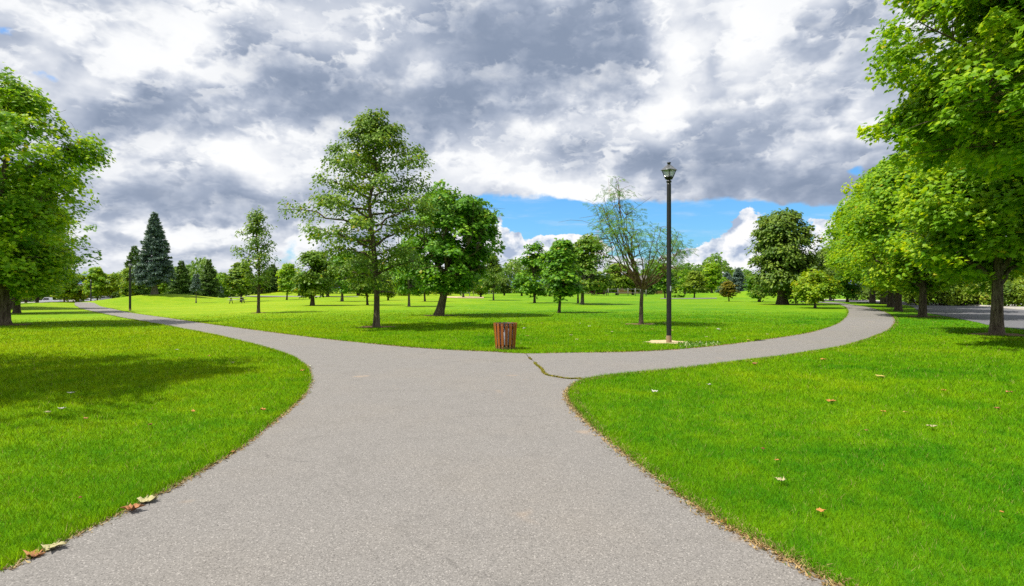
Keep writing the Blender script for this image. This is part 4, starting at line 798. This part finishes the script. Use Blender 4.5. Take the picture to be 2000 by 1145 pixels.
lamp(254, 607, 516, 'black lamp post in the middle distance beside the left path, below the blue spruce', 4.2)
lamp(177.5, 590, 547, 'farthest black lamp post where the left path passes over the rise', 2.4, d=112)

# ------------------------------------------------------------------ fallen leaves
def leaf_mesh(seed, curl):
    g = np.random.default_rng(seed); o = [(0, -.42), (.05, -.05), (.20, -.16), (.30, .02), (.56, .06), (.42, .24), (.58, .42), (.32, .42), (.24, .62), (.12, .50), (0, .92), (-.12, .50), (-.24, .60), (-.32, .42), (-.60, .40), (-.42, .22), (-.56, .05), (-.30, .02), (-.20, -.16), (-.05, -.05)]
    n = len(o); P = np.array(o) * (1 + .10 * g.standard_normal((n, 1))); inn = P * .5 + np.array([0, .10]); q = np.vstack([P, inn, [[0, .2]]])
    z = curl * (.34 * np.abs(q[:, 0]) ** 1.3 + .22 * (q[:, 1] - .2) ** 2) + curl * .15 * g.standard_normal(len(q)) + .05; z[:n] += curl * .18 * g.random(n); z -= z.min() - .02
    V = np.column_stack([q, z]); F4 = [(i, (i + 1) % n, n + (i + 1) % n, n + i) for i in range(n)]; F3 = [(n + i, n + (i + 1) % n, 2 * n) for i in range(n)]
    return V, F4, F3
def fallen(px, py, size_px, mat, curl, seed, label, group=None, lift=0.0, rz=None):
    x, y, z = at(px, py); mp = y / FPX; s = size_px * mp / 1.05; V, F4, F3 = leaf_mesh(seed, curl); b = MB(); b.v = []; V = V * s
    b.add(V, F4); b.f.setdefault(3, []).append(np.array(F3, np.int32)); b.tint.setdefault(3, []).append(np.full(len(F3), .5, np.float32))
    o = b.build('fallen_leaf', M[mat], smooth=False); md = o.modifiers.new('thick', 'SOLIDIFY'); md.thickness = .0015
    o.location = (x, y, z + lift + .006); o.rotation_euler = (0, 0, (rz if rz is not None else seed * 1.7)); return tag(o, label, 'leaf', group)
G0 = 'fallen leaves by the path and on the lawns'
near = [(75, 1089, 36, 'leaf_brown', .62, 1, 'crumpled red brown leaf on the path edge nearest the bottom left corner'), (110, 1071, 42, 'leaf_pale', .5, 2, 'pale curled leaf against the grass beside the nearest crumpled brown leaf'),
        (252, 1002, 36, 'leaf_brown', .62, 3, 'crumpled brown leaf on the path edge farther from the corner'), (288, 985, 42, 'leaf_pale', .5, 4, 'pale curled leaf touching the farther crumpled brown leaf'),
        (458, 886, 14, 'leaf_brown', .7, 5, 'narrow brown dead leaf in the left path edge where it curves'), (1410, 1019, 18, 'leaf_orange', .4, 6, 'tan star shaped leaf on the dry right edge of the path')]
lawn = [(155, 983, 9, 'leaf_red', .6, 7, 'small dark red leaf in the grass above the crumpled brown leaves'), (516, 808, 15, 'leaf_orange', .7, 8, 'orange and white leaf standing in the left lawn near the curving edge'), (380, 810, 12, 'leaf_orange', .7, 9, 'orange leaf standing up in the middle of the left lawn'),
        (292, 837, 10, 'leaf_red', .6, 10, 'dark red leaf in the middle of the left lawn'), (166, 825, 11, 'leaf_brown', .6, 11, 'brown leaf in sun just below the tree shadow on the left lawn'), (124, 806, 18, 'leaf_white', .5, 12, 'silvery leaf with light underside at the lower rim of the left lawn shadow'),
        (96, 812, 14, 'leaf_pale', .5, 13, 'pale leaf left of the silvery leaf below the shadow'), (135, 774, 12, 'leaf_white', .5, 14, 'silvery leaf lying inside the tree shadow on the left lawn'), (455, 713, 10, 'leaf_pale', .5, 15, 'pale leaf near the far bend of the left lawn'), (411, 699, 8, 'leaf_brown', .5, 16, 'small brown leaf near the upper side of the left lawn'),
        (590, 729, 12, 'leaf_orange', .5, 17, 'light orange leaf at the rounded tip of the left lawn'), (606, 720, 9, 'leaf_white', .5, 18, 'whitish leaf on the path just off the tip of the left lawn'), (347, 687, 7, 'leaf_white', .5, 19, 'tiny white leaf beside the far shadow on the left lawn'),
        (1280, 772, 17, 'leaf_white', .5, 20, 'silver white leaf on the right lawn near its pointed tip'), (1384, 757, 12, 'leaf_white', .5, 21, 'silver leaf on the right lawn farther back from its tip'), (1475, 716, 12, 'leaf_brown', .6, 22, 'brown leaf on the right lawn beside the upper path edge'),
        (1612, 706, 14, 'leaf_orange', .3, 23, 'flat orange leaf on the right lawn close to the bend'), (1620, 790, 20, 'leaf_orange', .4, 24, 'bright orange leaf group piece in the middle of the right lawn'), (1715, 740, 22, 'leaf_yellow', .3, 25, 'yellow leaf lying flat on the right lawn below the path bend'),
        (1845, 769, 11, 'leaf_orange', .5, 26, 'small orange leaf on the right lawn left of the shaded corner'), (1973, 772, 16, 'leaf_brown', .5, 27, 'brown orange leaf near the right edge beside the shadow'), (1944, 804, 12, 'leaf_brown', .5, 28, 'brown leaf below the shaded patch at the right edge'), (1724, 811, 12, 'leaf_orange', .4, 29, 'tan leaf in the middle of the right lawn'), (1770, 812, 12, 'leaf_yellow', .4, 30, 'yellow tan leaf right of the middle of the right lawn'),
        (1820, 841, 20, 'leaf_pale', .5, 31, 'pale star leaf on the right lawn'), (1691, 848, 8, 'leaf_brown', .5, 32, 'small brown curled leaf left of the pale star leaf'), (1525, 950, 24, 'leaf_pale', .6, 33, 'pale green crumpled leaf in the near right lawn'), (1492, 885, 9, 'leaf_red', .5, 34, 'dark red leaf above the pale crumpled leaf on the right lawn'), (1517, 907, 10, 'leaf_orange', .4, 35, 'pinkish tan leaf just above the pale crumpled leaf'), (1598, 1010, 22, 'leaf_orange', .4, 36, 'largest tan leaf on the near right lawn'), (1958, 1012, 10, 'leaf_orange', .4, 37, 'orange leaf in the bottom right of the lawn')]
for a in near: fallen(a[0], a[1], a[2] * .88, *a[3:], G0, .0)
for a in lawn: fallen(a[0], a[1], a[2] * .78, *a[3:], G0, .035)
g = np.random.default_rng(5)
for k in range(26):
    px = 880 + 620 * g.random(); py = 632 + 36 * g.random()
    fallen(px, py, 4 + 4 * g.random(), ('leaf_pale', 'leaf_yellow', 'leaf_white')[k % 3], .4, 50 + k, 'tiny pale leaf scattered on the middle lawn beyond the path', 'tiny leaves on the middle lawn', .03)

# ------------------------------------------------------------------ small far things
def frame_at(px, d):
    x, y = ray_xy(px, d); return x, y, float(zf(x, y))
M['wall_white'] = plain('house_wall_white', (.55, .54, .50), .85, 0, .2, .06, 2); M['wall_blue'] = plain('house_wall_bluegrey', (.16, .22, .27), .85, 0, .2, .06, 2); M['wall_tan'] = plain('house_wall_tan', (.42, .36, .27), .85, 0, .2, .06, 2); M['roof'] = plain('roof_shingle', (.14, .125, .115), .9, 0, .1, .2, 6); M['window'] = plain('dark_window', (.03, .04, .05), .15, 0, .6, .1); M['trim'] = plain('white_trim', (.7, .7, .68), .6); M['garage'] = plain('garage_dark', (.05, .045, .04), .6)
M['brick'] = plain('pink_brick', (.36, .20, .15), .9, 0, .1, .15, 8)
def house(px, d, w, dep, h, wall, label, rz=0, door=True, garage=False):
    x, y, z = frame_at(px, d); root = empty('house', (x, y, z), rz, label, 'house', 'houses beyond the street')
    b = MB(); b.box((0, 0, h / 2), (w, dep, h)); b.add([(-w / 2, -dep / 2 + .002, h), (-w / 2, dep / 2 - .002, h), (-w / 2, 0, h + dep * .30)], [(0, 1, 2)]); b.add([(w / 2, -dep / 2 + .002, h), (w / 2, dep / 2 - .002, h), (w / 2, 0, h + dep * .30)], [(0, 2, 1)]); b.build('wall', M[wall], root)
    b = MB(); e = .5; k = dep * .30 / (dep / 2)
    for s in (-1, 1):
        V = [(-w / 2 - e, s * (dep / 2 + e), h - e * k + .02), (w / 2 + e, s * (dep / 2 + e), h - e * k + .02), (w / 2 + e, 0, h + dep * .30 + .02), (-w / 2 - e, 0, h + dep * .30 + .02)]; V2 = [(p[0], p[1], p[2] + .15) for p in V]; b.add(V + V2, [(0, 1, 2, 3), (7, 6, 5, 4), (0, 4, 5, 1), (1, 5, 6, 2), (2, 6, 7, 3), (3, 7, 4, 0)])
    b.build('roof', M['roof'], root)
    f = -dep / 2
    for i, cx in enumerate((-w * .32, w * .02) if garage else (-w * .30, w * .30)):
        fr = MB(); fr.box((cx, f - .03, 1.5), (1.5, .06, 1.3)); fo = fr.build('window', M['trim'], root); p = MB(); p.box((cx, f - .065, 1.5), (1.26, .03, 1.06)); p.build('pane', M['window'], fo)
    if garage: g_ = MB(); g_.box((w * .30, f - .03, 1.15), (w * .30, .06, 2.2)); g_.build('garage_door', M['garage'], root)
    elif door: g_ = MB(); g_.box((0, f - .03, 1.05), (1.0, .06, 2.1)); g_.build('door', M['garage'], root)
house(55, 178, 14, 9, 3.0, 'wall_white', 'white walled house at the far left seen under the tree crowns', .15); house(112, 180, 9, 8, 3.0, 'wall_blue', 'blue grey house with white window frames behind the street trees', .1); house(175, 184, 13, 9, 2.9, 'wall_tan', 'tan house with dark garage door behind the parked cars', .0, garage=True)
house(372, 175, 12, 8, 2.4, 'wall_white', 'white house glimpsed between the two green spruces', .1); house(1247, 165, 12, 8, 2.6, 'brick', 'pink brick house behind the fence right of the feathery tree', -.1)
M['car_white'] = plain('car_white', (.70, .71, .73), .25, 0, .5, .03); M['car_silver'] = plain('car_silver', (.45, .47, .50), .28, .5, .5, .03); M['tyre'] = plain('tyre', (.02, .02, .02), .8); M['lens'] = plain('lamp_lens', (.6, .6, .55), .2)
def car(px, d, rz, kind, mat, label):
    x, y, z = frame_at(px, d); root = empty('parked_car', (x, y, z), rz, label, 'car', 'cars parked in front of the houses')
    if kind == 'sedan': low = [(-2.2, .35), (-2.25, .75), (-1.5, .92), (1.15, .92), (2.1, .80), (2.25, .55), (2.2, .35)]; cab = [(-1.45, .92), (-.85, 1.42), (.35, 1.42), (1.10, .92)]
    elif kind == 'suv': low = [(-2.2, .4), (-2.25, 1.0), (1.1, 1.05), (2.05, .95), (2.25, .7), (2.2, .4)]; cab = [(-2.15, 1.0), (-1.9, 1.68), (.3, 1.68), (1.0, 1.05)]
    else: low = [(-2.7, .5), (-2.7, 1.05), (1.3, 1.05), (2.5, 1.0), (2.65, .6), (2.6, .45)]; cab = [(-.5, 1.05), (-.35, 1.78), (.75, 1.78), (1.3, 1.05)]
    def ext(poly, w, t=1.0):
        bm = bmesh.new(); a = [bm.verts.new((p[0], -w / 2, p[1])) for p in poly]; c = [bm.verts.new((p[0], w / 2, p[1])) for p in poly]; n = len(poly)
        bm.faces.new(a); bm.faces.new(c[::-1])
        for i in range(n): bm.faces.new((a[i], c[i], c[(i + 1) % n], a[(i + 1) % n]))
        bmesh.ops.recalc_face_normals(bm, faces=bm.faces[:]); bmesh.ops.bevel(bm, geom=bm.edges[:], offset=.06, segments=2, affect='EDGES'); return bm
    def put(bm, name, mat_, par): me = bpy.data.meshes.new(name); bm.to_mesh(me); bm.free(); me.materials.append(M[mat_]); o = bpy.data.objects.new(name, me); COL.objects.link(o); o.parent = par; return o
    body = put(ext(low, 1.75), 'body', mat, root); roof = put(ext(cab, 1.50), 'cabin', mat, root)
    wb = MB(); (x0, z0), (x1, z1), (x2, z2), (x3, z3) = cab
    for s in (-1, 1):
        yy = s * .762; V = [(x0 + .16 * (x1 - x0) + .12, yy, z0 + .10), (x3 - .22, yy, z3 + .10), (x2 - .02, yy, z2 - .12), (x1 + .05, yy, z1 - .12)]; wb.add(V, [(0, 1, 2, 3)])
    wb.build('side_window', M['window'], root); wb = MB(); wb.add([(x3 - .05 + .02, -.62, z3 + .08), (x3 - .05 + .02, .62, z3 + .08), (x2 + .10 + .02, .58, z2 - .08), (x2 + .10 + .02, -.58, z2 - .08)], [(0, 1, 2, 3)]); wb.build('windscreen', M['window'], root)
    xs = low[0][0] * .62, low[-1][0] * .62
    for xx in xs:
        for s in (-1, 1): t = MB(); t.tube([(xx, s * .66, .33), (xx, s * .90, .33)], .33, 14); wo = t.build('wheel', M['tyre'], root); r_ = MB(); r_.tube([(xx, s * .895, .33), (xx, s * .915, .33)], .19, 10); r_.build('rim', M['steel'], wo)
    for s in (-1, 1): h_ = MB(); h_.box((low[-2][0] - .02, s * .62, low[-2][1] + .10), (.10, .30, .12)); h_.build('headlight', M['lens'], root)
car(167, 160, R(200), 'sedan', 'car_white', 'white saloon car left of the farthest lamp post'); car(187, 162, R(205), 'pickup', 'car_white', 'white pickup truck just right of the farthest lamp post'); car(199, 158, R(210), 'suv', 'car_white', 'white estate car under the tallest street tree'); car(214, 157, R(215), 'suv', 'car_silver', 'silver car at the right end of the parked row'); car(96, 150, R(190), 'pickup', 'car_white', 'white pickup in front of the blue grey house')
M['fence'] = plain('fence_dark', (.035, .028, .024), .8); M['rail'] = plain('fence_pale_wire', (.20, .20, .19), .6)
def fence(pts, label, post_h, nrail, mat, gap=2.4, rail_h=.14):
    P = resample(np.array([ray_xy(p, d) for p, d in pts]), gap); root = empty('fence', (P[0][0], P[0][1], float(zf(*P[0]))), 0, label, 'fence'); o = np.array([P[0][0], P[0][1], float(zf(*P[0]))])
    Z = zf(P[:, 0], P[:, 1])
    for p, z in zip(P, Z): b = MB(); b.box((p[0] - o[0], p[1] - o[1], z - o[2] + post_h / 2), (.14, .14, post_h)); b.build('post', mat, root)
    for k in range(nrail):
        b = MB(); h = post_h * (k + .75) / nrail
        b.tube(np.column_stack([P[:, 0] - o[0], P[:, 1] - o[1] - .09, Z - o[2] + h]), rail_h / 2, 4); b.build('rail', mat, root)
fence([(1042, 128), (1110, 126), (1185, 122)], 'dark post and rail fence behind the pale trunked tree', 1.35, 3, M['fence']); fence([(1188, 122), (1235, 118), (1262, 112)], 'thin pale fence left of the feathery tree trunk', 1.5, 2, M['rail'], 1.8, .05)
fence([(925, 122), (985, 122)], 'low grey fence beside the playground', 1.1, 2, M['rail'], 1.6, .06)
def table(px, d):
    x, y, z = frame_at(px, d); root = empty('picnic_table', (x, y, z), .2, 'dark picnic table under the light green tree on the far left lawn', 'picnic table')
    b = MB(); b.box((0, 0, .74), (1.9, .75, .06)); b.build('tabletop', M['concrete'], root)
    for s in (-1, 1): b = MB(); b.box((0, s * .72, .45), (1.9, .28, .05)); b.build('seat', M['concrete'], root); b = MB(); b.tube([(s * .7, -.72, 0), (s * .7, 0, .71)], .05, 6); b.tube([(s * .7, .72, 0), (s * .7, 0, .71)], .05, 6); b.box((s * .7, 0, .42), (.06, 1.5, .08)); b.build('leg', M['fence'], root)
table(463, 74)
def play(px, d):
    x, y, z = frame_at(px, d); root = empty('play_canopy', (x, y, z), 0, 'blue domed play canopy on posts by the sandy playground', 'play equipment')
    b = MB(); b.lathe([(1.05, 1.55), (1.0, 1.8), (.75, 2.15), (.35, 2.35), (0, 2.4)], 18); b.build('canopy', plain('blue_canopy', (.03, .13, .28), .5), root, True)
    for s in (-1, 1): b = MB(); b.tube([(s * .8, 0, 0), (s * .8, 0, 1.6)], .07, 8); b.build('post', M['steel'], root)
    b = MB(); b.box((0, 0, .6), (1.5, .6, .10)); b.build('platform', M['steel'], root)
play(909, 112)
def cabinet(px, py):
    x, y, z = at(px, py); mp = y / FPX; w, h = 13 * mp, 8 * mp; root = empty('utility_box', (x, y, z), .15, 'grey two door utility box on the verge across the road', 'utility box')
    b = MB(); b.box((0, 0, h / 2), (w, w * .45, h)); b.box((0, 0, h + .02), (w * 1.06, w * .5, .05)); b.build('housing', M['concrete'], root)
    for s in (-1, 1): b = MB(); b.box((s * w * .245, -w * .225 - .012, h * .5), (w * .46, .024, h * .86)); do = b.build('door', M['concrete'], root); b = MB(); b.box((s * w * .06, -w * .225 - .035, h * .5), (.03, .03, .10)); b.build('handle', M['dark_liner'], do)
cabinet(1780, 593)
def hedge():
    o = shrub('hedge', 1326, 584, 576, 30, 'low clipped dark hedge at the foot of the lamp lit lawn edge beyond', 'maple_dark', 44, d=100, n=1800, size=.16, cat='hedge', depth=.6); o['label'] = 'low clipped dark green hedge far behind the lamp post'
hedge()
